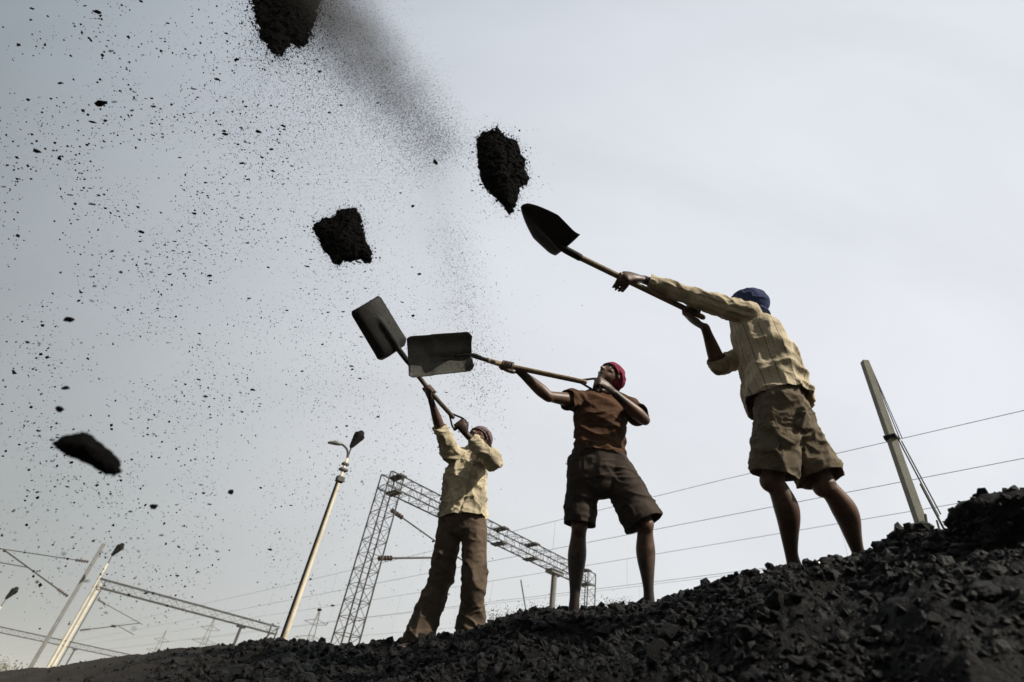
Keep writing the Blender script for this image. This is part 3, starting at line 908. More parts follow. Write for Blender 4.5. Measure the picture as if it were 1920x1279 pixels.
def foot_tubes(ank, toe_dir, s=1.0):
    d = unit(np.asarray(toe_dir, float)); d = unit(d * np.array([1, 1, .3])); lat = np.cross(d, ZV); upv = np.cross(lat, d)
    hl = ank - d * .045 - upv * .06
    return [tube([hl, ank - upv * .055 + d * .05, ank - upv * .068 + d * .12, ank - upv * .075 + d * .17], [.034, .038, .044, .034], [.032, .032, .022, .014], side=lat)]

def lean_body(J, sh_dir, hip_dir, back, hands, head_t, build=1.0, toe=((-1, 0, 0), (-1, 0, 0)), face=None):
    """one continuous figure from its joints"""
    b = build
    H, C, N = J['pel'], J['che'], J['nek']
    T = []
    wst = H * .52 + C * .48
    sd3 = unit(np.asarray(hip_dir) * .5 + np.asarray(sh_dir) * .5)
    upv = unit(C - H)
    T.append(tube([H - upv * .06, H, wst, C, C * .45 + N * .55, N], np.array([.135, .145, .125, .155, .135, .06]) * b, np.array([.10, .105, .09, .105, .085, .055]) * b,
                  side=[hip_dir, hip_dir, sd3, sh_dir, sh_dir, sh_dir], n=26, power=2.3))
    T.append(tube([J['ls'], N * .7 + C * .3, J['rs']], np.array([.05, .066, .05]) * b, n=16))
    T.append(tube([N - upv * .03, N * .5 + J['hed'] * .5, J['hed'] + (J['hed'] - N) * .05], np.array([.062, .053, .052]) * b, n=18))
    for k in ('l', 'r'):
        S, E_, W_ = J[k + 's'], J[k + 'e'], J[k + 'w']
        T.append(limb_tube(S, E_, [(-.02, .052 * b), (.15, .056 * b), (.5, .047 * b), (.85, .038 * b), (1, .037 * b)]))
        T.append(limb_tube(E_, W_, [(-.03, .037 * b), (.22, .043 * b), (.5, .037 * b), (.8, .028 * b), (1, .0255 * b)]))
        Hp, K, A_ = J[k + 'hip'], J[k + 'k'], J[k + 'a']
        T.append(limb_tube(Hp, K, [(0, .088 * b), (.3, .078 * b), (.7, .060 * b), (.93, .052 * b), (1.0, .052 * b)]))
        T.append(ellipsoid(K - back * .012, np.array([.050, 0, 0]) * b, np.array([0, .050, 0]) * b, np.array([0, 0, .055]) * b, 14, 10))
        bl = back * .028
        T.append(limb_tube(K, A_, [(0, .047 * b, 0), (.12, .048 * b, .6), (.30, .057 * b, 1), (.45, .053 * b, .9), (.65, .040 * b, .4), (.85, .030 * b, 0), (1, .033 * b, 0), (1.1, .033 * b, 0)], bl))
        T += foot_tubes(A_, toe[0 if k == 'l' else 1])
    for hd in hands: T += hd
    T += head_t
    return T

def scarf_cap(c, f, u, s=1.0, tilt=0.0, low=-.02, seed=1, name='headscarf', matl=None, parent=None, knot=None):
    """a cloth wound round the head: wrinkled dome, rolled edge and a knot"""
    f = unit(f); u = unit(u - (u @ f) * f); r = np.cross(f, u)
    V, Fc = ellipsoid(c + u * .030 * s - f * .012 * s, r * .089 * s, f * .110 * s, u * .095 * s, 40, 28)
    pl = unit(u + f * tilt)
    T = [(V, Fc)]
    ring = []
    for k in range(25):
        a = 2 * math.pi * k / 24
        p = c - f * .012 * s + (r * math.cos(a) * .088 + f * math.sin(a) * .108) * s
        h = (p - c) @ pl; p = p + pl * (low * s - h) + pl * .006 * math.sin(3 * a)
        ring.append(p)
    T.append(tube(ring, .0115 * s, .016 * s, side=pl, n=10, per=3))
    if knot is not None:
        T.append(ellipsoid(knot, r * .022, f * .02, u * .018, 12, 8))
        T.append(tube([knot, knot + (-f * .05 - u * .02 + r * .02) * s, knot + (-f * .085 - u * .045 + r * .03) * s], [.010, .013, .006], [.006, .005, .004], n=8))
        T.append(tube([knot, knot + (-f * .035 - u * .045) * s, knot + (-f * .05 - u * .10) * s], [.010, .014, .006], [.006, .005, .004], n=8))
    me = fuse(T, .0042, 3)
    bm = bmesh.new(); bm.from_mesh(me)
    bmesh.ops.bisect_plane(bm, geom=bm.verts[:] + bm.edges[:] + bm.faces[:], plane_co=Vector(c + pl * (low - .018) * s), plane_no=Vector(-pl), clear_outer=False)
    kill = [v for v in bm.verts if (np.array(v.co) - c) @ pl < (low - .020) * s and (knot is None or np.linalg.norm(np.array(v.co) - knot) > .14)]
    bmesh.ops.delete(bm, geom=kill, context='VERTS'); bm.to_mesh(me); bm.free()
    V, N = arrays(me)
    push(me, .007 * (folds(V, unit(r + f * .4), 6, 26, seed) - .35))
    return link(name, me, matl, parent)

def garment(parts, voxel=.0062, it=6):
    return fuse(parts, voxel, it)

def darken_limbs(me, J, amount):
    """darker tone on shins, feet and hands, with random blotches"""
    V, _ = arrays(me); zt = (J['lk'][2] + J['rk'][2]) / 2
    n1 = fbm(V * np.array([14, 14, 5]), 3, 4); n2 = fbm(V * 40, 2, 8)
    g = smoothstep(zt + .05, zt - .30, V[:, 2] + .10 * n1) * .75 + .35 * smoothstep(.0, .5, n2 + n1 * .5)
    for k in 'lr': g = np.maximum(g, .75 * smoothstep(.16, .06, np.linalg.norm(V - J[k + 'w'], axis=1) + .04 * n1))
    attr(me, 'dark_tone', np.clip(g * amount, 0, .92))

def eyes(L, s, parent):
    for sg in (-1, 1):
        V, Fc = ellipsoid(L(sg * .031, .066, .012), *(np.eye(3) * .0135 * s), 14, 10)
        e = link('eye', mesh_np('eye', V, Fc), M['eye'], parent)
        V, Fc = ellipsoid(L(sg * .032, .0765, .013), *(np.eye(3) * .0060 * s), 10, 8)
        link('iris', mesh_np('iris', V, Fc), M['hair'], e)
        V, Fc = tube([L(sg * .014, .079, .030), L(sg * .032, .079, .037), L(sg * .05, .064, .032)], .0045 * s, n=8)
        link('eyebrow', mesh_np('eyebrow', V, Fc), M['hair'], parent)

def report(nm, J):
    B = [('pel', 'che'), ('che', 'nek'), ('nek', 'hed'), ('ls', 'rs'), ('ls', 'le'), ('le', 'lw'), ('rs', 're'), ('re', 'rw'), ('lhip', 'rhip'), ('lhip', 'lk'), ('lk', 'la'), ('rhip', 'rk'), ('rk', 'ra')]
    def pj(p):
        z = p @ FW; return int(CX + F_PX * (p @ RT) / z), int(CY - F_PX * (p @ UP) / z)
    print(nm, {k: (pj(v), v.round(2).tolist()) for k, v in J.items()})
    print(nm, [(a + '-' + b, round(float(np.linalg.norm(J[a] - J[b])), 2)) for a, b in B])

DEEP = np.array([0, 1., 0])

# ======== the right man: striped khaki shirt, olive shorts, navy scarf
J = {}
J['pel'] = at(1468, 768, 2.25)
hd_ = unit([.60, .80, .12]); sdir = unit([.52, .85, .0])
J['lhip'] = J['pel'] - hd_ * .092; J['rhip'] = J['pel'] + hd_ * .092
J['che'] = at(1424, 655, 2.27)
J['ls'] = at(1397, 588, 2.14)
J['rs'] = J['ls'] + sdir * .34 + ZV * -.02
J['nek'] = (J['ls'] + J['rs']) / 2 + np.array([-.03, 0, .055])
J['hed'] = at(1402, 577, 2.27)
J['le'] = reach(J['ls'], 1296, 556, .31); J['lw'] = reach(J['le'], 1206, 524, .27)
J['re'] = reach(J['rs'], 1348, 686, .33); J['rw'] = reach(J['re'], 1322, 614, .25)
J['lk'] = reach(J['lhip'], 1449, 902, .40); J['la'] = reach(J['lk'], 1490, 1062, .395, False)
J['rk'] = reach(J['rhip'], 1548, 912, .40); J['ra'] = reach(J['rk'], 1618, 1052, .395, False)
report('R', J)
JR = J
cr = at(1168, 522, J['lw'][1] - .02)                       # front hand on the handle
tail = reach(cr, 1312, 592, .50, False)
ha = unit(tail - cr)
hubR = cr - ha * .375                                       # socket end
handsR = [hand(cr, ha, J['lw'], [0, -.2, 1], thumb=1, relaxed=True), hand(tail - ha * .05, ha, J['rw'], [.3, .3, -1], thumb=-1)]
hc = J['hed']; hf = unit([-.80, .45, -.05]); hu = unit([.0, .1, 1])
ht, LR, _ = head(hc, hf, hu, .96, .4)
backR = unit([.72, -.55, 0])
body = fuse(lean_body(J, sdir, hd_, backR, handsR, ht, .98, ((-.9, .3, 0), (-.8, .5, 0))), .0054, 2)
manR = thing('person', (J['pel'][0], J['pel'][1], J['la'][2] - .08), 'man at the right in striped khaki shirt, olive shorts and navy headscarf, shovel outstretched', 'person', 'men shovelling coal on the crest')
darken_limbs(body, J, .8)
link('body', body, M['skin'], manR)
eyes(LR, 1, manR)
scarf_cap(hc, hf, hu, 1.03, -.35, -.060, 3, 'headscarf', M['scarf_navy'], manR, knot=None)
# shirt
H, C, N = J['pel'], J['che'], J['nek']; upv = unit(C - H); w2 = H * .5 + C * .5
hem = H + upv * .045
T = [tube([hem - upv * .10, hem, w2 + backR * .015, C + backR * .015, C * .4 + N * .6, N + upv * .01], [.208, .204, .184, .188, .162, .074], [.168, .164, .146, .140, .110, .066],
          side=[hd_, hd_, unit(hd_ + sdir), sdir, sdir, sdir], n=30, power=2.3)]
T.append(tube([J['ls'] + upv * .0, N * .75 + C * .25, J['rs']], [.066, .088, .066], n=18))
def sleeve(S, E_, W_, r0, r1, r2, cuff, ext=.03):
    d = unit(W_ - E_)
    return [tube([S, S * .5 + E_ * .5, E_], [r0, (r0 + r1) / 2, r1], n=18), tube([E_, E_ * .45 + W_ * .55, E_ * .1 + W_ * .9, W_ + d * ext], [r1, (r1 + r2) / 2, cuff, cuff], n=18)]
for k in 'lr': T += sleeve(J[k + 's'], J[k + 'e'], J[k + 'w'], .067, .053, .043, .037)
T.append(ellipsoid(J['lw'] * .78 + J['le'] * .22 + ZV * .020, np.array([.042, 0, -.01]), np.array([0, .03, 0]), ZV * .030, 14, 10))   # bunched cuff
sh = garment(T, .0058, 5)
SEG = {k: [(J[k + 's'], J[k + 'e']), (J[k + 'e'], J[k + 'w'] + unit(J[k + 'w'] - J[k + 'e']) * .01)] for k in 'lr'}
for k, o_ in ('lr', 'rl'): cut(sh, J['re'] + (J['rw'] - J['re']) * .22 if k == 'r' else J[k + 'w'] - unit(J[k + 'w'] - J[k + 'e']) * .035, J[k + 'w'] - J[k + 'e'], .085, .04, SEG[k][1], SEG[o_])
cut(sh, hem - upv * .015, -upv + hd_ * .06, .34)
V, _ = arrays(sh)
x_side = unit(hd_ + sdir); tl = (V - H) @ upv / np.linalg.norm(N - H)
yv = np.cross(upv, x_side); ang = np.arctan2((V - H - np.outer((V - H) @ upv, upv)) @ x_side, (V - H - np.outer((V - H) @ upv, upv)) @ yv)
da = np.minimum(np.minimum(seg_dist(V, J['ls'] * .75 + J['le'] * .25, J['le'])[0], seg_dist(V, J['le'], J['lw'])[0]), np.minimum(seg_dist(V, J['rs'] * .75 + J['re'] * .25, J['re'])[0], seg_dist(V, J['re'], J['rw'])[0]))
dt = seg_dist(V, H, N)[0]
arm = smoothstep(.0, .05, dt - da - .06)
armdir = unit(J['lw'] - J['ls']); 
q = V - J['ls']; q = q - np.outer(q @ armdir, armdir); a2 = np.arctan2(q @ ZV, q @ np.cross(armdir, ZV))
attr(sh, 'around', np.where(arm > .5, a2 * .055 + 10, ang * .165 + 5))
low = smoothstep(.42, .05, tl)
drape = unit(upv - hd_ * .55 + backR * .2)
f1 = folds(V, drape, 1.1, 10, 41, .35, 3.0); f2 = folds(V, unit(hd_ * 1.0 - upv * .25), 2.2, 15, 42, .5, 1.8); f3 = folds(V, unit(armdir + ZV * .25), 4, 20, 43, .5, 2.6); f4 = folds(V, unit(hd_ - upv * .12), 2.5, 20, 47, .4, 2.4)
f5 = folds(V, unit(hd_ - upv * .5), 6, 40, 48, .6, 2.2)
uu = (V - H) @ hd_; rgt = smoothstep(-.02, .12, uu)
push(sh, (1 - arm) * (.030 * (f1 - .3) * (1 - .6 * rgt) + .016 * (f2 - .35) * (.15 + low) + .012 * (f4 - .35) * rgt + .003 * (f5 - .35)) + arm * (.012 * (f3 - .35) + .003 * (f5 - .35)))
shirt = link('shirt', solidify(sh, .004), M['shirt_khaki'], manR)
# shorts
def shorts(J, hdv, sdv, top, r_top, d_top, legs, voxel=.0070):
    H, C = J['pel'], J['che']; upv = unit(C - H)
    T = [tube([H - upv * .10, H, H + upv * top], [r_top * .96, r_top, r_top * .90], [d_top, d_top, d_top * .92], side=hdv, n=28, power=2.3)]
    for k, (r0, r1, t1) in legs.items():
        a, b = J[k + 'hip'], J[k + 'k']
        T.append(tube([a + (b - a) * -.02, a + (b - a) * .45, a + (b - a) * t1, a + (b - a) * (t1 + .15)], [r0, (r0 + r1) / 2, r1, r1 * 1.01], n=22))
    me = garment(T, voxel)
    for k, (r0, r1, t1) in legs.items():
        a, b = J[k + 'hip'], J[k + 'k']; cut(me, a + (b - a) * t1, b - a, r1 * 1.45, .03)
    cut(me, H + upv * (top - .01), upv, .3, .03)
    return me
so = shorts(J, hd_, sdir, .09, .168, .128, {'l': (.112, .104, .93), 'r': (.112, .108, .90)})
V, _ = arrays(so)
f1 = folds(V, -ZV, 2.2, 11, 51, .6, 2); f2 = folds(V, unit([1, .3, -.5]), 3, 14, 52, .6, 2.8); f3 = folds(V, unit([1, .4, .5]), 5, 34, 53, .6, 2.2)
push(so, .014 * (f1 - .35) + .010 * (f2 - .35) + .007 * (f3 - .35))
sho = link('shorts', solidify(so, .005), M['shorts_olive'], manR)
def hem_band(a, b, t, r, name, matl, parent, wid=.022):
    d = unit(b - a); c = a + (b - a) * t
    s0 = unit(np.cross(d, [0.3, 1, 0])); s1 = np.cross(d, s0)
    pts = [c + (s0 * math.cos(q) + s1 * math.sin(q)) * r * (1 + .05 * math.sin(3 * q + t * 9)) for q in np.linspace(0, 2 * math.pi, 25)]
    V, Fc = tube(pts, .004, wid, side=-d, n=8, per=2)
    return link(name, mesh_np(name, V, Fc), matl, parent)
# side pocket flaps and belt loops
def flap(c, ux, uy, nrm, w, h, name, matl, parent):
    bm = bmesh.new(); n = 6; vs = []
    for i in range(n + 1):
        for j in range(n + 1):
            u_, v_ = i / n * 2 - 1, j / n * 2 - 1
            vs.append(bm.verts.new(Vector(c + ux * u_ * w / 2 + uy * v_ * h / 2 + nrm * (.006 * (1 - u_ * u_) + .003 * math.sin(u_ * 7 + v_ * 3)))))
    for i in range(n):
        for j in range(n): bm.faces.new((vs[i * 7 + j], vs[(i + 1) * 7 + j], vs[(i + 1) * 7 + j + 1], vs[i * 7 + j + 1]))
    me = bpy.data.meshes.new(name); bm.to_mesh(me); bm.free()
    return link(name, solidify(me, .004), matl, parent)

from mathutils.bvhtree import BVHTree
def patch_on(ob, px, py, w, h, name, matl, parent, upd):
    me = ob.data; bv = BVHTree.FromPolygons([v.co[:] for v in me.vertices], [p.vertices[:] for p in me.polygons])
    hit, nrm, _, _ = bv.ray_cast(Vector((0, 0, 0)), Vector(ray(px, py)).normalized())
    if hit is None: return
    nrm = np.array(nrm); uy = unit(np.asarray(upd) - (np.asarray(upd) @ nrm) * nrm); ux = np.cross(uy, nrm); c = np.array(hit)
    n = 8; Vs = []
    for i in range(n + 1):
        for j in range(n + 1):
            q = c + ux * (i / n - .5) * w + uy * (j / n - .5) * h
            p, nn, _, _ = bv.find_nearest(Vector(q)); Vs.append(np.array(p) + nrm * .004)
    Fa = [(i * (n + 1) + j, (i + 1) * (n + 1) + j, (i + 1) * (n + 1) + j + 1, i * (n + 1) + j + 1) for i in range(n) for j in range(n)]
    return link(name, solidify(mesh_np(name, Vs, Fa), .003), matl, parent)
patch_on(sho, 1440, 828, .095, .12, 'pocket', M['shorts_olive'], manR, ZV)
patch_on(sho, 1440, 800, .105, .035, 'pocket_flap', M['shorts_olive'], manR, ZV)
patch_on(sho, 1508, 790, .085, .09, 'pocket', M['shorts_olive'], manR, ZV)

# ======== the middle man: brown tee, charcoal shorts, crimson scarf
J = {}
J['pel'] = at(1122, 872, 3.2)
hd_ = unit([-1, .18, .0]); sdir = unit([-1, .10, -.05])          # his left to his right
J['lhip'] = J['pel'] - hd_ * .09; J['rhip'] = J['pel'] + hd_ * .09
J['che'] = at(1126, 782, 3.20)
J['rs'] = at(1088, 753, 3.18); J['ls'] = at(1177, 762, 3.18)
J['nek'] = at(1136, 738, 3.20)
J['hed'] = at(1144, 708, 3.13)
J['re'] = reach(J['rs'], 1027, 743, .31); J['rw'] = reach(J['re'], 970, 693, .27)
J['le'] = reach(J['ls'], 1207, 786, .28); J['lw'] = reach(J['le'], 1152, 737, .265)
J['rk'] = reach(J['rhip'], 1086, 990, .41); J['ra'] = reach(J['rk'], 1076, 1142, .40, False)
J['lk'] = reach(J['lhip'], 1210, 985, .42); J['la'] = reach(J['lk'], 1217, 1128, .40, False)
report('M', J); JM = J
cB = at(952, 686, J['rw'][1] - .02)
endB = at(1122, 722, J['lw'][1] - .03)
hb = unit(endB - cB)
handsM = [hand(cB, hb, J['rw'], [.2, .6, -.6], thumb=-1), hand(endB, np.cross(hb, [.2, -1, .2]), J['lw'], [.6, -.6, .5], thumb=1, rh=.015)]
hc = J['hed']; hf = unit([-.60, -.62, .40]); hu = unit([.40, .12, .9])
ht, LM, _ = head(hc, hf, hu, 1.0)
body = fuse(lean_body(J, sdir, hd_, unit([0.1, 1, 0]), handsM, ht, 1.0, ((.5, -.8, -.2), (-.5, -.8, -.2))), .0054, 2)
manM = thing('person', (J['pel'][0], J['pel'][1], min(J['la'][2], J['ra'][2]) - .08), 'man in the middle in brown T-shirt, charcoal shorts and crimson headscarf, legs apart', 'person', 'men shovelling coal on the crest')
darken_limbs(body, J, 1.15)
link('body', body, M['skin'], manM)
eyes(LM, 1.0, manM)
scarf_cap(hc, hf, hu, 1.0, -.55, .012, 5, 'headscarf', M['scarf_red'], manM, knot=hc - hf * .115 - hu * .02)
H, C, N = J['pel'], J['che'], J['nek']; upv = unit(C - H); w2 = H * .5 + C * .5
hem = H + upv * .055
T = [tube([hem - upv * .08, hem, w2, C, C * .42 + N * .58, N + upv * .005], [.166, .162, .156, .182, .158, .070], [.130, .126, .115, .125, .098, .064], side=[hd_, hd_, sdir, sdir, sdir, sdir], n=30, power=2.3),
     tube([J['ls'], N * .72 + C * .28, J['rs']], [.062, .080, .062], n=18)]
for k, t in (('l', .66), ('r', .42)):
    a, b = J[k + 's'], J[k + 'e']
    T.append(tube([a, a + (b - a) * .4, a + (b - a) * (t + .3)], [.070, .066, .064], n=18))
sh = garment(T)
for k, t in (('l', .66), ('r', .42)):
    a, b = J[k + 's'], J[k + 'e']; cut(sh, a + (b - a) * t, b - a, .10, .03)
cut(sh, hem - upv * .01, -upv, .32)
V, _ = arrays(sh)
f1 = folds(V, unit([1, .1, -.42]), 1.6, 12, 61, .45, 2.0); f2 = folds(V, unit([1, 0, .28]), 2.2, 15, 62, .5, 2.0); f3 = folds(V, unit([1, 0, .1]), 5, 28, 63, .6, 1.6)
tl = (V - H) @ upv / np.linalg.norm(N - H)
push(sh, (.026 * (f1 - .4) + .016 * (f2 - .4)) * (1 - .55 * smoothstep(.6, 1, tl)) + .008 * (f3 - .4))
link('t_shirt', solidify(sh, .004), M['tee_brown'], manM)
V, Fc = tube([N + upv * .012 + (sdir * math.cos(a) * .070 + np.cross(sdir, upv) * math.sin(a) * .066) - upv * .012 * math.cos(a - .5) for a in np.linspace(0, 6.2832, 21)], .007, .010, side=upv, n=8, per=2)
link('collar', mesh_np('collar', V, Fc), M['tee_brown'], manM)
so = shorts(J, hd_, sdir, .10, .170, .130, {'r': (.108, .098, .95), 'l': (.112, .120, .97)})
V, _ = arrays(so)
f1 = folds(V, unit([.8, 0, -1]), 2.0, 11, 71, .6, 2); f2 = folds(V, unit([1, .1, .12]), 2.4, 17, 72, .4, 2.6); f3 = folds(V, unit([1, .1, .3]), 4, 34, 73, .6, 2.2)
push(so, .010 * (f1 - .35) + .009 * (f2 - .35) + .006 * (f3 - .35))
link('shorts', solidify(so, .005), M['shorts_dark'], manM)

# ======== the left man: cream shirt, long brown trousers, greyish scarf
J = {}
J['pel'] = at(868, 972, 4.15)
hd_ = unit([-1, .25, 0]); sdir = unit([-1, .30, .0])
J['lhip'] = J['pel'] - hd_ * .088; J['rhip'] = J['pel'] + hd_ * .088
J['che'] = at(872, 892, 4.15)
J['rs'] = at(848, 856, 4.10); J['ls'] = J['rs'] - sdir * .31
J['nek'] = at(884, 850, 4.17)
J['hed'] = at(899, 824, 4.12)
J['re'] = reach(J['rs'], 826, 806, .28); J['rw'] = reach(J['re'], 808, 750, .26)
J['le'] = reach(J['ls'], 926, 866, .28); J['lw'] = reach(J['le'], 874, 814, .27)
J['rk'] = reach(J['rhip'], 827, 1080, .41); J['ra'] = reach(J['rk'], 784, 1198, .41, False)
J['lk'] = reach(J['lhip'], 889, 1080, .41); J['la'] = reach(J['lk'], 881, 1190, .41, False)
report('L', J); JL = J
cC = at(806, 733, J['rw'][1] - .03); endC = at(858, 792, J['lw'][1] - .03)
hcx = unit(endC - cC)
handsL = [hand(cC, hcx, J['rw'], [-.4, -.2, -.5], thumb=-1), hand(endC + hcx * .03, np.cross(hcx, [0, 1, .2]), J['lw'], [.4, -.2, -.8], thumb=1, rh=.015)]
hc = J['hed']; hf = unit([-.55, -.72, .38]); hu = unit([.15, .35, .9])
ht, LL, _ = head(hc, hf, hu, 1.0)
body = fuse(lean_body(J, sdir, hd_, unit([0.1, 1, 0]), handsL, ht, .97, ((-.2, -.9, -.2), (-.6, -.8, -.2))), .0054, 2)
manL = thing('person', (J['pel'][0], J['pel'][1], min(J['la'][2], J['ra'][2]) - .08), 'man on the left in cream shirt, long brown trousers and greyish headscarf, arm raised', 'person', 'men shovelling coal on the crest')
darken_limbs(body, J, 1.0)
link('body', body, M['skin_dark'], manL)
eyes(LL, 1.0, manL)
scarf_cap(hc, hf, hu, 1.04, -.35, .005, 9, 'headscarf', M['scarf_grey'], manL, knot=hc - hf * .118 - hu * .03)
H, C, N = J['pel'], J['che'], J['nek']; upv = unit(C - H); w2 = H * .5 + C * .5
hem = H - upv * .005
T = [tube([hem - upv * .08, hem, w2, C, C * .42 + N * .58, N], [.196, .188, .164, .170, .148, .068], [.150, .145, .122, .122, .098, .062], side=[hd_, hd_, sdir, sdir, sdir, sdir], n=30, power=2.3),
     tube([J['ls'], N * .72 + C * .28, J['rs']], [.064, .082, .064], n=18)]
for k in 'lr': T += sleeve(J[k + 's'], J[k + 'e'], J[k + 'w'], .070, .055, .046, .041)
sh = garment(T)
SEG = {k: [(J[k + 's'], J[k + 'e']), (J[k + 'e'], J[k + 'w'] + unit(J[k + 'w'] - J[k + 'e']) * .01)] for k in 'lr'}
for k, o_ in ('lr', 'rl'): cut(sh, J['re'] + (J['rw'] - J['re']) * .12 if k == 'r' else J[k + 'w'] - unit(J[k + 'w'] - J[k + 'e']) * .05, J[k + 'w'] - J[k + 'e'], .085, .04, SEG[k][1], SEG[o_])
cut(sh, hem - upv * .01, -upv, .36)
V, _ = arrays(sh)
tl = (V - H) @ upv / np.linalg.norm(N - H)
f1 = folds(V, unit([-.35, 0, 1]), 1.6, 11, 81, .5, 2.0); f2 = folds(V, unit([1, .2, -.2]), 3, 18, 82, .5, 2.6); f3 = folds(V, unit([1, .3, .5]), 5, 32, 83, .6, 2.2)
gr_ = np.exp(-(((V - H) @ hd_ + .035 + .05 * (tl - .5)) / .010) ** 2) * (((V - H) @ np.cross(hd_, ZV)) * np.sign(np.cross(hd_, ZV) @ np.array([0, -1, 0])) > 0)
push(sh, .022 * (f1 - .35) + .016 * (f2 - .35) + .011 * (f3 - .35) - .014 * gr_)
link('shirt', solidify(sh, .004), M['shirt_cream'], manL)
fr = np.cross(upv, hd_); fr = fr if fr[1] < 0 else -fr
for sg in (-1, 1):
    c0 = N - upv * .02 + fr * .055
    flap(c0 + hd_ * sg * .045 - upv * .01, unit(hd_ * sg + upv * -.7), unit(upv + hd_ * sg * .5), fr, .085, .05, 'collar', M['shirt_cream'], manL)
T = [tube([H - upv * .05, H, H + upv * .09], [.158, .164, .154], [.118, .124, .116], side=hd_, n=28, power=2.3)]
for k in 'lr':
    a, b, c = J[k + 'hip'], J[k + 'k'], J[k + 'a']
    d = unit(c - b)
    T.append(tube([a, a * .5 + b * .5, b, b * .4 + c * .6, c + d * .06, c + d * .16], [.098, .092, .086, .090, .104, .106], n=22))
tr = garment(T, .0072, 4)
for k in 'lr': cut(tr, J[k + 'a'] + unit(J[k + 'a'] - J[k + 'k']) * .055, J[k + 'a'] - J[k + 'k'], .16, .03)
cut(tr, H + upv * .08, upv, .3, .03)
V, _ = arrays(tr)
f1 = folds(V, -ZV + np.array([-.15, 0, 0]), 1.5, 9, 91, .5, 2); f2 = folds(V, unit([1, .1, -.6]), 3, 13, 92, .6, 2.8); f3 = folds(V, unit([1, .4, .3]), 5, 22, 93, .6, 1.6)
kn = np.exp(-((V[:, 2] - J['lk'][2]) / .14) ** 2) + np.exp(-((V[:, 2] - J['la'][2]) / .12) ** 2)
push(tr, .014 * (f1 - .35) + .015 * (f2 - .35) * (.4 + kn) + .008 * (f3 - .35))
link('trousers', solidify(tr, .005), M['trousers'], manL)

# ------------------------------------------------------------------ shovels
def blade_mesh(neck, tip, wdir, L, prof, dish, lip, n_u=26, n_v=20, thick=.0035, crease=None, extra=None):
    """prof(t) gives the half width at t along the blade (0 neck, 1 tip); bends across by dish and up at the sides by lip"""
    a = unit(tip - neck); w = unit(wdir - (np.asarray(wdir) @ a) * a); nrm = np.cross(a, w)
    Vs = []; 
    for i in range(n_u + 1):
        t = i / n_u; hw = prof(t)
        for j in range(n_v + 1):
            v = j / n_v * 2 - 1
            z = dish * (v * v) + lip * max(abs(v) - .78, 0) / .22 * (1 - .55 * t)
            z += dish * .8 * (max(.16 - t, 0) / .16) ** 2
            if crease: z += crease * math.exp(-(v / .13) ** 2) * smoothstep(.72, .5, np.array([t]))[0]
            if extra: z += extra(t, v)
            Vs.append(neck + a * (L * t) + w * hw * v * (1 - .0 * abs(v)) + nrm * z)
    Fa = []
    for i in range(n_u):
        for j in range(n_v):
            Fa.append((i * (n_v + 1) + j, (i + 1) * (n_v + 1) + j, (i + 1) * (n_v + 1) + j + 1, i * (n_v + 1) + j + 1))
    me = mesh_np('blade', Vs, Fa)
    return solidify(me, thick), a, w, nrm

def grip_d(end, axis, across, name_mat, parent, size=.055):
    """iron Y strap with a cross bar"""
    axis = unit(axis); across = unit(across - (across @ axis) * axis)
    for sg in (-1, 1):
        V, Fc = tube([end - axis * .09, end - axis * .03 + across * sg * size * .55, end + axis * .02 + across * sg * size, end + axis * .055 + across * sg * size], .0075, n=8)
        link('grip_strap', mesh_np('grip_strap', V, Fc), name_mat, parent)
    V, Fc = tube([end + axis * .05 - across * size, end + axis * .05 + across * size], .014, n=12)
    link('grip_bar', mesh_np('grip_bar', V, Fc), M['wood_dark'], parent)

# pointed spade of the right man
neck = hubR
shA = thing('shovel', neck, 'pointed round-mouth shovel held high by the right man, tip just below the flying coal', 'shovel', 'coal shovels')
tipA = reach(neck, 968, 380, .34)
cl, crn = at(1034, 489, neck[1] + .03), at(1082, 460, neck[1] - .03)
mid = neck
wA = unit(ray(1082, 460) / np.linalg.norm(ray(1082, 460)) - ray(1034, 489) / np.linalg.norm(ray(1034, 489))); wA = unit(wA + unit(ray(1058, 475)) * -.85)
def profA(t): return .118 * (min(1, (1 - t) / .52) ** .55 if t > .48 else 1.0) * (1 + .04 * math.sin(t * 3)) + .001
me, aA, wA, nA = blade_mesh(neck, tipA, wA, .335, profA, .022, .008, crease=-.012)
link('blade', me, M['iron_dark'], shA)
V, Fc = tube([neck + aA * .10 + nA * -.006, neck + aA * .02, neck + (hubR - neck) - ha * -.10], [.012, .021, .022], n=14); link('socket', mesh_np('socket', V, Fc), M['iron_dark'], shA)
V, Fc = tube([neck + ha * .05, cr, tail + ha * .02], [.0175, .0175, .0165], n=14); link('handle', mesh_np('handle', V, Fc), M['wood'], shA)

# square shovel of the middle man
nB = at(884, 667, 2.72)
shB = thing('shovel', nB, 'square mouth shovel of the middle man with its ridged underside facing the viewer', 'shovel', 'coal shovels')
tB = reach(nB, 765, 674, .37); LB = float(np.linalg.norm(tB - nB))
wB = unit(at(886, 703, 2.76) - at(886, 630, 2.68))
def profB(t): return .124 * (1 + .05 * t) * (1 - .30 * max(0, .05 - t) / .05) * (1 - .12 * max(0, t - .95) / .05)
def stepB(t, v):
    return .010 * float(smoothstep(.66, .60, np.array([t]))[0]) 
me, aB, wBv, nBn = blade_mesh(nB, tB, wB, LB, profB, .026, .056, crease=-.034, extra=stepB)
link('blade', me, M['iron'], shB)
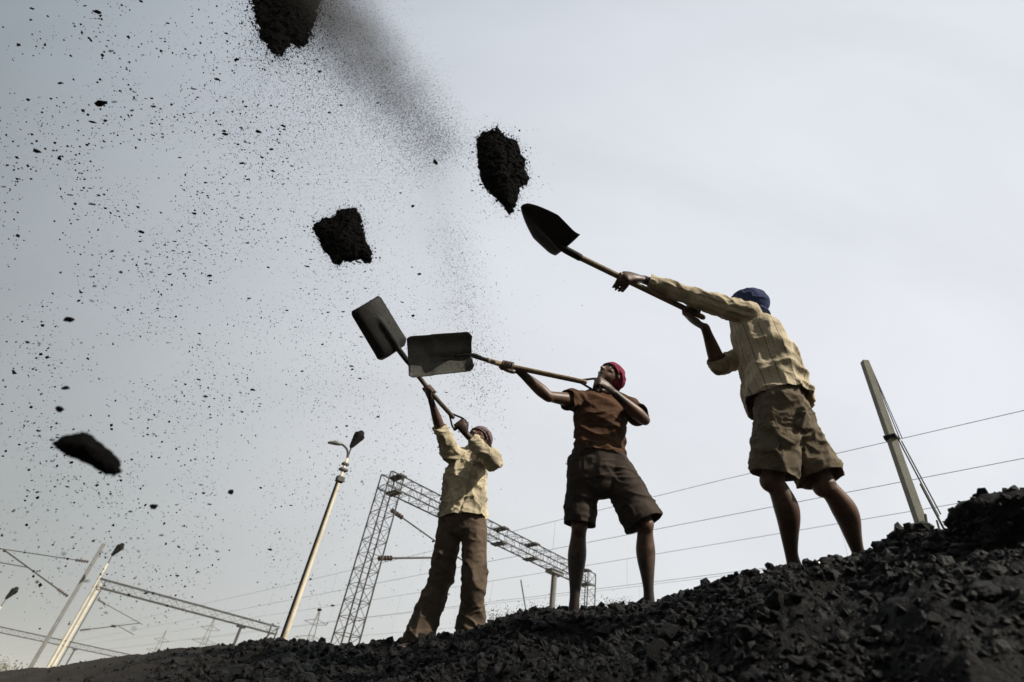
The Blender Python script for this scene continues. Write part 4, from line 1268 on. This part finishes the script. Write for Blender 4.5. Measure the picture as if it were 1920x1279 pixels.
# stamped mark: a short column of raised strokes on the underside near the mouth, too worn to read
sgn = -1 if nBn @ unit(nB) > 0 else 1
sx = MB()
for k in range(4):
    c = nB + aB * LB * .82 + wBv * (.045 - .030 * k) + nBn * (.0015 * sgn - .0 )
    sx.box(c, aB * .016, wBv * .0035, nBn * .0015); sx.box(c + wBv * .010 + aB * (.012 if k % 2 else -.012), aB * .0035, wBv * .009, nBn * .0015)
sx.build('stamped_mark', M['iron'], shB)
d0 = unit(cB - nB)
for sg in (-1, 1):
    V, Fc = tube([nB + aB * (.10 if sg > 0 else .02) + nBn * sg * .010, nB - aB * .01 + nBn * sg * .016, nB + d0 * .09 + nBn * sg * .013, nB + d0 * .20], [.009, .010, .010, .012], n=10)
    link('socket_strap', mesh_np('socket_strap', V, Fc), M['iron_dark'], shB)
V, Fc = tube([nB + d0 * .14, cB, endB - hb * .09], [.017, .0175, .0165], n=14); link('handle', mesh_np('handle', V, Fc), M['wood'], shB)
grip_d(endB - hb * .05, hb, np.cross(hb, [.2, -1, .2]), M['iron_dark'], shB)

# square shovel of the left man, behind
axC = unit(cC - endC)
nC = cC + axC * .30
q = reach(cC, 748, 656, .42)
nC = q
shC = thing('shovel', nC, 'dark square shovel raised by the left man, its corner behind the other square shovel', 'shovel', 'coal shovels')
tC = reach(nC, 690, 566, .36)
wC = unit(at(776, 622, nC[1]) - at(712, 668, nC[1] - .05))
def profC(t): return .150 * (1 - .03 * t) * (1 - .25 * max(0, .06 - t) / .06) * (1 - .12 * max(0, t - .95) / .05)
me, aC, wCv, nCn = blade_mesh(nC, tC, wC, float(np.linalg.norm(tC - nC)), profC, .028, .050, crease=-.028)
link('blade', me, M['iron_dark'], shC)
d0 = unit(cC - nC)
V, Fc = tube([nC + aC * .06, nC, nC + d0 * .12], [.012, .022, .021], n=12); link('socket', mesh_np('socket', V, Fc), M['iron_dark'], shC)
V, Fc = tube([nC + d0 * .08, cC, endC - hcx * .06], [.018, .018, .017], n=14); link('handle', mesh_np('handle', V, Fc), M['wood_dark'], shC)
grip_d(endC - hcx * .02, hcx, np.cross(hcx, [0, 1, .2]), M['iron_dark'], shC, .05)

# ------------------------------------------------------------------ coal in the air
def in_poly(P, poly):
    x, y = P[:, 0], P[:, 1]; c = np.zeros(len(P), bool); j = len(poly) - 1
    for i in range(len(poly)):
        xi, yi = poly[i]; xj, yj = poly[j]
        t = ((yi > y) != (yj > y)) & (x < (xj - xi) * (y - yi) / (yj - yi + 1e-9) + xi)
        c ^= t; j = i
    return c
def poly_dist(P, poly):
    d = np.full(len(P), 1e9)
    for i in range(len(poly)):
        a, b = np.array(poly[i - 1], float), np.array(poly[i], float); ab = b - a
        t = np.clip(((P - a) @ ab) / (ab @ ab + 1e-9), 0, 1)
        d = np.minimum(d, np.linalg.norm(P - a - t[:, None] * ab, axis=1))
    return d

def clod(name, poly, Yd, label, seed, n=700, thick=.8, fuzz=260, fuzz_r=16, voxel=.0040, rough=1.0):
    """a shovelful of coal in flight: packed broken pieces filling a solid of that outline, with crumbs shaken loose round it"""
    rg = np.random.default_rng(seed); poly = [tuple(p) for p in poly]
    xs, ys = np.array(poly).T
    P = np.stack([rg.uniform(xs.min(), xs.max(), n * 6), rg.uniform(ys.min(), ys.max(), n * 6)], 1)
    P = P[in_poly(P, poly)][:n]; d = poly_dist(P, poly)
    cpx = np.array(poly).mean(0); depth = Yd * np.linalg.norm(ray(*cpx)) * 0 + 1
    m_per_px = np.linalg.norm(at(cpx[0] + 1, cpx[1], Yd) - at(*cpx, Yd))
    Vp = []
    for (px, py), dd in zip(P, d):
        c = at(px, py, Yd); half = thick * dd * m_per_px
        Vp.append(c + unit(c) * rg.uniform(-1, 1) * half)
    Vp = np.array(Vp); s = np.clip(rg.uniform(.35, 1.0, len(Vp)) * (d + 3) * m_per_px * .75, .0048, .03)
    me0 = scatter_mesh('raw', Vp, s, rg, CH0)
    o = bpy.data.objects.new('raw', me0); COL.objects.link(o)
    md = o.modifiers.new('r', 'REMESH'); md.mode = 'VOXEL'; md.voxel_size = voxel
    dg = bpy.context.evaluated_depsgraph_get(); dg.update()
    me = bpy.data.meshes.new_from_object(o.evaluated_get(dg)); bpy.data.objects.remove(o)
    relax(me, 1 if rough > .5 else 9); V, _ = arrays(me)
    push(me, rough * .006 * fbm(V * 45, 3, seed, .7) + rough * .003 * vnoise(V * 150, seed + 1))
    c = at(*cpx, Yd)
    root = thing(name, c, label, 'coal', 'shovelfuls of coal in flight')
    link('packed_coal', me, M['fly'], root)
    if fuzz:
        e = []
        L = [np.linalg.norm(np.array(poly[i]) - poly[i - 1]) for i in range(len(poly))]
        for _ in range(fuzz):
            i = rg.choice(len(poly), p=np.array(L) / sum(L)); t = rg.random()
            p = np.array(poly[i - 1]) * (1 - t) + np.array(poly[i]) * t + rg.normal(size=2) * fuzz_r * rg.random() ** 1.1
            q = at(p[0], p[1], Yd); e.append(q + unit(q) * rg.normal() * .03)
        s = rg.gamma(.8, .0016, fuzz) + .0009
        f = link('crumbs', scatter_mesh('crumbs', np.array(e), np.clip(s, .0009, .010), rg, CHS), M['fly'], root); f['kind'] = 'stuff'
    return root
clod('coal_shovelful', [(893, 262), (905, 247), (922, 243), (932, 238), (945, 254), (958, 260), (966, 258), (974, 275), (976, 290), (986, 300), (984, 318), (993, 334), (988, 345), (975, 352), (972, 370), (962, 398), (955, 402), (945, 388), (920, 362), (905, 345), (897, 318), (894, 290)], 1.86,
     'black leaf shaped shovelful of coal leaving the tip of the right man shovel', 21, 2600, .8, 2200, 15)
clod('coal_shovelful', [(586, 430), (590, 418), (610, 408), (628, 407), (632, 395), (652, 390), (668, 389), (677, 405), (683, 430), (686, 452), (697, 470), (697, 492), (684, 494), (676, 486), (660, 491), (642, 490), (636, 498), (625, 494), (618, 480), (606, 470), (598, 450)], 2.45,
     'compact square black clod of coal in mid air above the two square shovels', 22, 2400, .8, 2200, 14)
clod('coal_shovelful', [(480, -60), (472, 10), (478, 40), (487, 72), (500, 90), (515, 104), (530, 112), (536, 92), (548, 84), (562, 90), (575, 86), (584, 70), (592, 40), (600, 15), (612, -20), (600, -70), (540, -95)], 1.8,
     'large dark burst of coal at the top edge, trailing dust down to the right', 23, 2600, .8, 12000, 42, .0068)
clod('coal_shovelful', [(97, 832), (120, 818), (155, 811), (172, 817), (195, 838), (212, 852), (227, 868), (222, 876), (230, 884), (214, 891), (198, 888), (178, 876), (150, 862), (122, 850)], 0.95,
     'blurred flat black slab of coal low at the left, nearest the viewer', 24, 2200, .45, 20, 4, .0026, .3)

# loose fragments: the large ones are things of their own
chips = []
for i in range(8):
    V, Fa = chip_shape(500 + i, 2, .65, .3); me = fast_mesh('coal_fragment', V, Fa, False); me.materials.append(M['fly']); chips.append(me)
NOTED = [(190, 194, 30, 11, 1.4, 'long thin coal sliver near the upper left corner, largest of the flecks there'),
         (70, 284, 22, 14, 1.3, 'blurred coal chip at the left edge above a smaller one, high in the sky'),
         (443, 112, 11, 12, 1.7, 'round coal chip just left of the large dark burst at the top'),
         (128, 600, 20, 13, 1.3, 'oval coal chip at the left, at the height of the dark square shovel'),
         (123, 728, 15, 15, 1.3, 'round coal chip directly above the grey oval chip and the near slab'),
         (112, 767, 14, 22, 1.25, 'upright oval coal chip just above the near flat slab'),
         (433, 923, 10, 12, 1.8, 'dark coal chip left of the tall cream lamp post'),
         (287, 950, 14, 14, 1.5, 'round dark coal chip lower left, between the near slab and the lamp post'),
         (817, 304, 10, 10, 2.0, 'lone round coal chip left of the leaf shaped shovelful'),
         (774, 387, 8, 8, 2.1, 'small coal chip right of the square clod'),
         (113, 156, 13, 10, 1.4, 'dark coal chip upper left, above the long thin sliver'),
         (182, 23, 15, 9, 1.4, 'coal chip at the top edge of the sky, left'),
         (174, 229, 17, 9, 1.4, 'coal chip right below the long thin sliver'),
         (265, 435, 14, 9, 1.5, 'flat coal chip left of the square clod, far side of the sky')]
rgf = np.random.default_rng(77)
def fragment(px, py, wpx, hpx, Yd, k):
    c = at(px, py, Yd); m = np.linalg.norm(at(px + 1, py, Yd) - c)
    o = bpy.data.objects.new('coal_fragment', chips[k % 8]); COL.objects.link(o)
    o.location = Vector([float(v) for v in c])
    rot = Matrix((RT, UP, -FW)).transposed().to_quaternion()
    o.rotation_mode = 'QUATERNION'
    from mathutils import Quaternion
    o.rotation_quaternion = rot @ Quaternion((0, 0, 1), float(rgf.uniform(-.35, .15))) @ Quaternion((1, 0, 0), float(rgf.uniform(0, 6.28)))
    o.scale = (wpx * m * .56, hpx * m * .62, hpx * m * .62)
    return o
for k, (px, py, w_, h_, Yd, lab) in enumerate(NOTED):
    tag(fragment(px, py, w_, h_, Yd, k), lab, 'coal', 'coal chips flying in the sky')
def cloud(n, rg):
    """where in the sky the throw has scattered fragments"""
    comp = rg.choice(6, n, p=[.34, .16, .14, .16, .12, .08]); P = np.zeros((n, 2))
    mu = np.array([(330, 300), (520, 150), (600, 430), (230, 820), (480, 900), (780, 620)]); sdv = np.array([(210, 240), (90, 110), (190, 210), (190, 200), (260, 180), (110, 260)])
    P = mu[comp] + rg.normal(size=(n, 2)) * sdv[comp]
    ok = (P[:, 0] > -60) & (P[:, 0] < 960) & (P[:, 1] > -60) & (P[:, 1] < 1180) & (P[:, 1] > (P[:, 0] - 560) * .85)
    ok &= vnoise(np.stack([P[:, 0] / 75, P[:, 1] / 75, P[:, 0] * 0], 1), 5) > rg.uniform(-.75, .55, n)
    return P[ok]
P = cloud(900, rgf)[:286]
for k, (px, py) in enumerate(P):
    Yd = float(rgf.uniform(.75, 1.5) if px < 300 and rgf.random() < .6 else rgf.uniform(1.3, 2.6)); left = np.clip((700 - px) / 600, 0, 1)
    w_ = rgf.gamma(2.4, 1.2) + 2.8 + 5.5 * left * rgf.random(); h_ = w_ * rgf.uniform(.35, .9 - .3 * left)
    tag(fragment(px, py, w_, h_, Yd, k), 'small black coal chip scattered through the sky on the left, one of hundreds alike', 'coal', 'coal chips flying in the sky')
P = cloud(15000, rgf)
Yd = rgf.uniform(1.4, 3.4, len(P)); c = np.array([at(px, py, y) for (px, py), y in zip(P, Yd)])
m = np.linalg.norm(c, axis=1) / F_PX
s = np.clip(rgf.gamma(1.4, .45, len(P)) + .4, .4, 2.6) * m * (0.55 + .6 * np.clip((700 - P[:, 0]) / 600, 0, 1))
tag(link('coal_crumbs', scatter_mesh('coal_crumbs', c, s, rgf, CHS), M['fly']), 'fine black coal crumbs scattered through the air on the left', 'coal', kind='stuff')

# fine dust: countless grains, thickest behind the top burst and thinning down its trail
n = 84000
t = rgf.random(n) ** 1.35
ax0, ax1 = np.array([560., 20.]), np.array([840., 290.])
cen = ax0 + np.outer(t, ax1 - ax0)
nv = unit(np.array([-(ax1 - ax0)[1], (ax1 - ax0)[0]]))
off = rgf.normal(size=n) * (26 + 42 * (1 - t)) + np.where(rgf.random(n) < .30, np.abs(rgf.normal(size=n)) * 95, 0) - 8
along = rgf.normal(size=n) * 24
P1_ = cen + np.outer(off, nv) + np.outer(along, unit(ax1 - ax0))
P2_ = cloud(22000, rgf)
P3_ = np.array([690., 560.]) + rgf.normal(size=(5000, 2)) * np.array([150, 190])
P4_ = np.array([840., 420.]) + np.outer(rgf.random(4200), np.array([70, 330]) * 1.0) * np.array([1, 1]) + rgf.normal(size=(4200, 2)) * np.array([26, 26])
P5_ = np.array([945., 330.]) + rgf.normal(size=(1800, 2)) * np.array([34, 44])
P6_ = np.array([612., 6.]) + rgf.normal(size=(12000, 2)) * np.array([36, 46])
P = np.vstack([P1_, P2_, P3_, P4_, P5_, P6_]); n = len(P)
Yd = np.clip(rgf.normal(2.0, .22, n), 1.3, 3)
D = RT[None] * ((P[:, :1] - CX) / F_PX) + UP[None] * ((CY - P[:, 1:]) / F_PX) + FW[None]
c = D * (Yd / D[:, 1])[:, None]
s = np.clip(rgf.gamma(1.4, .00046, n) + .00055, .0005, .0028)
TET = (np.array([[1, 1, 1], [1, -1, -1], [-1, 1, -1], [-1, -1, 1]]) * .75, np.array([[0, 1, 2], [0, 3, 1], [0, 2, 3], [1, 3, 2]]))
tag(link('coal_dust', scatter_mesh('coal_dust', c, s, rgf, [TET]), M['fly']), 'cloud of fine coal dust trailing from the top burst', 'dust', kind='stuff')

# smoke-like veil of the finest dust hanging along the trail
def dust_veil(p0, p1, Yd, width_px, density, label, seed, w0=1.0, w1=.4):
    a, b = at(*p0, Yd), at(*p1, Yd); c = (a + b) / 2; L = np.linalg.norm(b - a) / 2
    r = width_px * np.linalg.norm(c) / F_PX
    z = unit(b - a); x = unit(np.cross(z, unit(c))); y = np.cross(z, x)
    V, Fc = ellipsoid((0, 0, 0), np.array([1., 0, 0]), np.array([0, 1., 0]), np.array([0, 0, 1.]), 24, 16)
    m = bpy.data.materials.new('dust_veil'); m.use_nodes = True
    n, l = m.node_tree.nodes, m.node_tree.links; n.clear()
    out = n.new('ShaderNodeOutputMaterial'); pv = n.new('ShaderNodeVolumePrincipled')
    pv.inputs['Color'].default_value = (.12, .115, .11, 1)
    t = n.new('ShaderNodeTexCoord'); sp = n.new('ShaderNodeSeparateXYZ'); l.new(t.outputs['Object'], sp.inputs[0])
    def mth(op, i0, i1=None, clamp=False):
        q = n.new('ShaderNodeMath'); q.operation = op; q.use_clamp = clamp
        for k, v in enumerate((i0, i1)):
            if v is None: continue
            if isinstance(v, (int, float)): q.inputs[k].default_value = v
            else: l.new(v, q.inputs[k])
        return q.outputs[0]
    zz = sp.outputs['Z']
    f = mth('ADD', mth('MULTIPLY', zz, .5), .5)
    wd = mth('MULTIPLY', mth('ADD', mth('MULTIPLY', f, w1 - w0), w0), .95)
    rr = mth('SQRT', mth('ADD', mth('MULTIPLY', sp.outputs['X'], sp.outputs['X']), mth('MULTIPLY', sp.outputs['Y'], sp.outputs['Y'])))
    rad = mth('SUBTRACT', 1.0, mth('DIVIDE', rr, wd), True)
    rad = mth('POWER', rad, 1.6)
    axl = mth('MULTIPLY', mth('SUBTRACT', 1.0, mth('ABSOLUTE', zz), True), 2.2, True)
    nz = n.new('ShaderNodeTexNoise'); nz.inputs['Scale'].default_value = 2.1; nz.inputs['Detail'].default_value = 5; nz.inputs['Distortion'].default_value = .8
    mp = n.new('ShaderNodeMapping'); mp.inputs['Location'].default_value = (seed * 3.7, seed, 0); mp.inputs['Scale'].default_value = (1, 1, 1.3)
    l.new(t.outputs['Object'], mp.inputs[0]); l.new(mp.outputs[0], nz.inputs['Vector'])
    nn = n.new('ShaderNodeMapRange'); nn.inputs['From Min'].default_value = .36; nn.inputs['From Max'].default_value = .66; l.new(nz.outputs['Fac'], nn.inputs['Value'])
    den = mth('MULTIPLY', mth('MULTIPLY', mth('MULTIPLY', rad, axl), mth('ADD', nn.outputs[0], .22)), mth('MULTIPLY', mth('SUBTRACT', 1.15, mth('MULTIPLY', f, .6)), density))
    l.new(den, pv.inputs['Density']); l.new(pv.outputs[0], out.inputs['Volume'])
    o = link('dust_veil', mesh_np('dust_veil', V, Fc), m)
    o.matrix_world = Matrix(((x[0] * r, y[0] * r, z[0] * L, c[0]), (x[1] * r, y[1] * r, z[1] * L, c[1]), (x[2] * r, y[2] * r, z[2] * L, c[2]), (0, 0, 0, 1)))
    return tag(o, label, 'dust', kind='stuff')
dust_veil((510, -110), (865, 320), 1.85, 128, 3.4, 'grey veil of coal dust trailing down from the top burst', 1, 1.0, .45)
dust_veil((800, 260), (880, 700), 2.1, 130, .5, 'faint brownish wisp of dust above the square shovels', 2, .8, .8)

# ------------------------------------------------------------------ hazy air over the yard
hz = bpy.data.materials.new('hazy_air'); hz.use_nodes = True
hn, hl = hz.node_tree.nodes, hz.node_tree.links; hn.clear()
ho = hn.new('ShaderNodeOutputMaterial'); hv = hn.new('ShaderNodeVolumePrincipled')
hv.inputs['Color'].default_value = (.93, .93, .92, 1); hv.inputs['Density'].default_value = 0.0007
hl.new(hv.outputs[0], ho.inputs['Volume'])
mb = MB(); mb.box((0, 0, (PLAIN_Z - 1 + 32) / 2), (1600, 0, 0), (0, 1600, 0), (0, 0, (32 - PLAIN_Z + 1) / 2))
tag(mb.build('haze', hz), 'pale haze in the air over the rail yard', 'haze', kind='stuff')
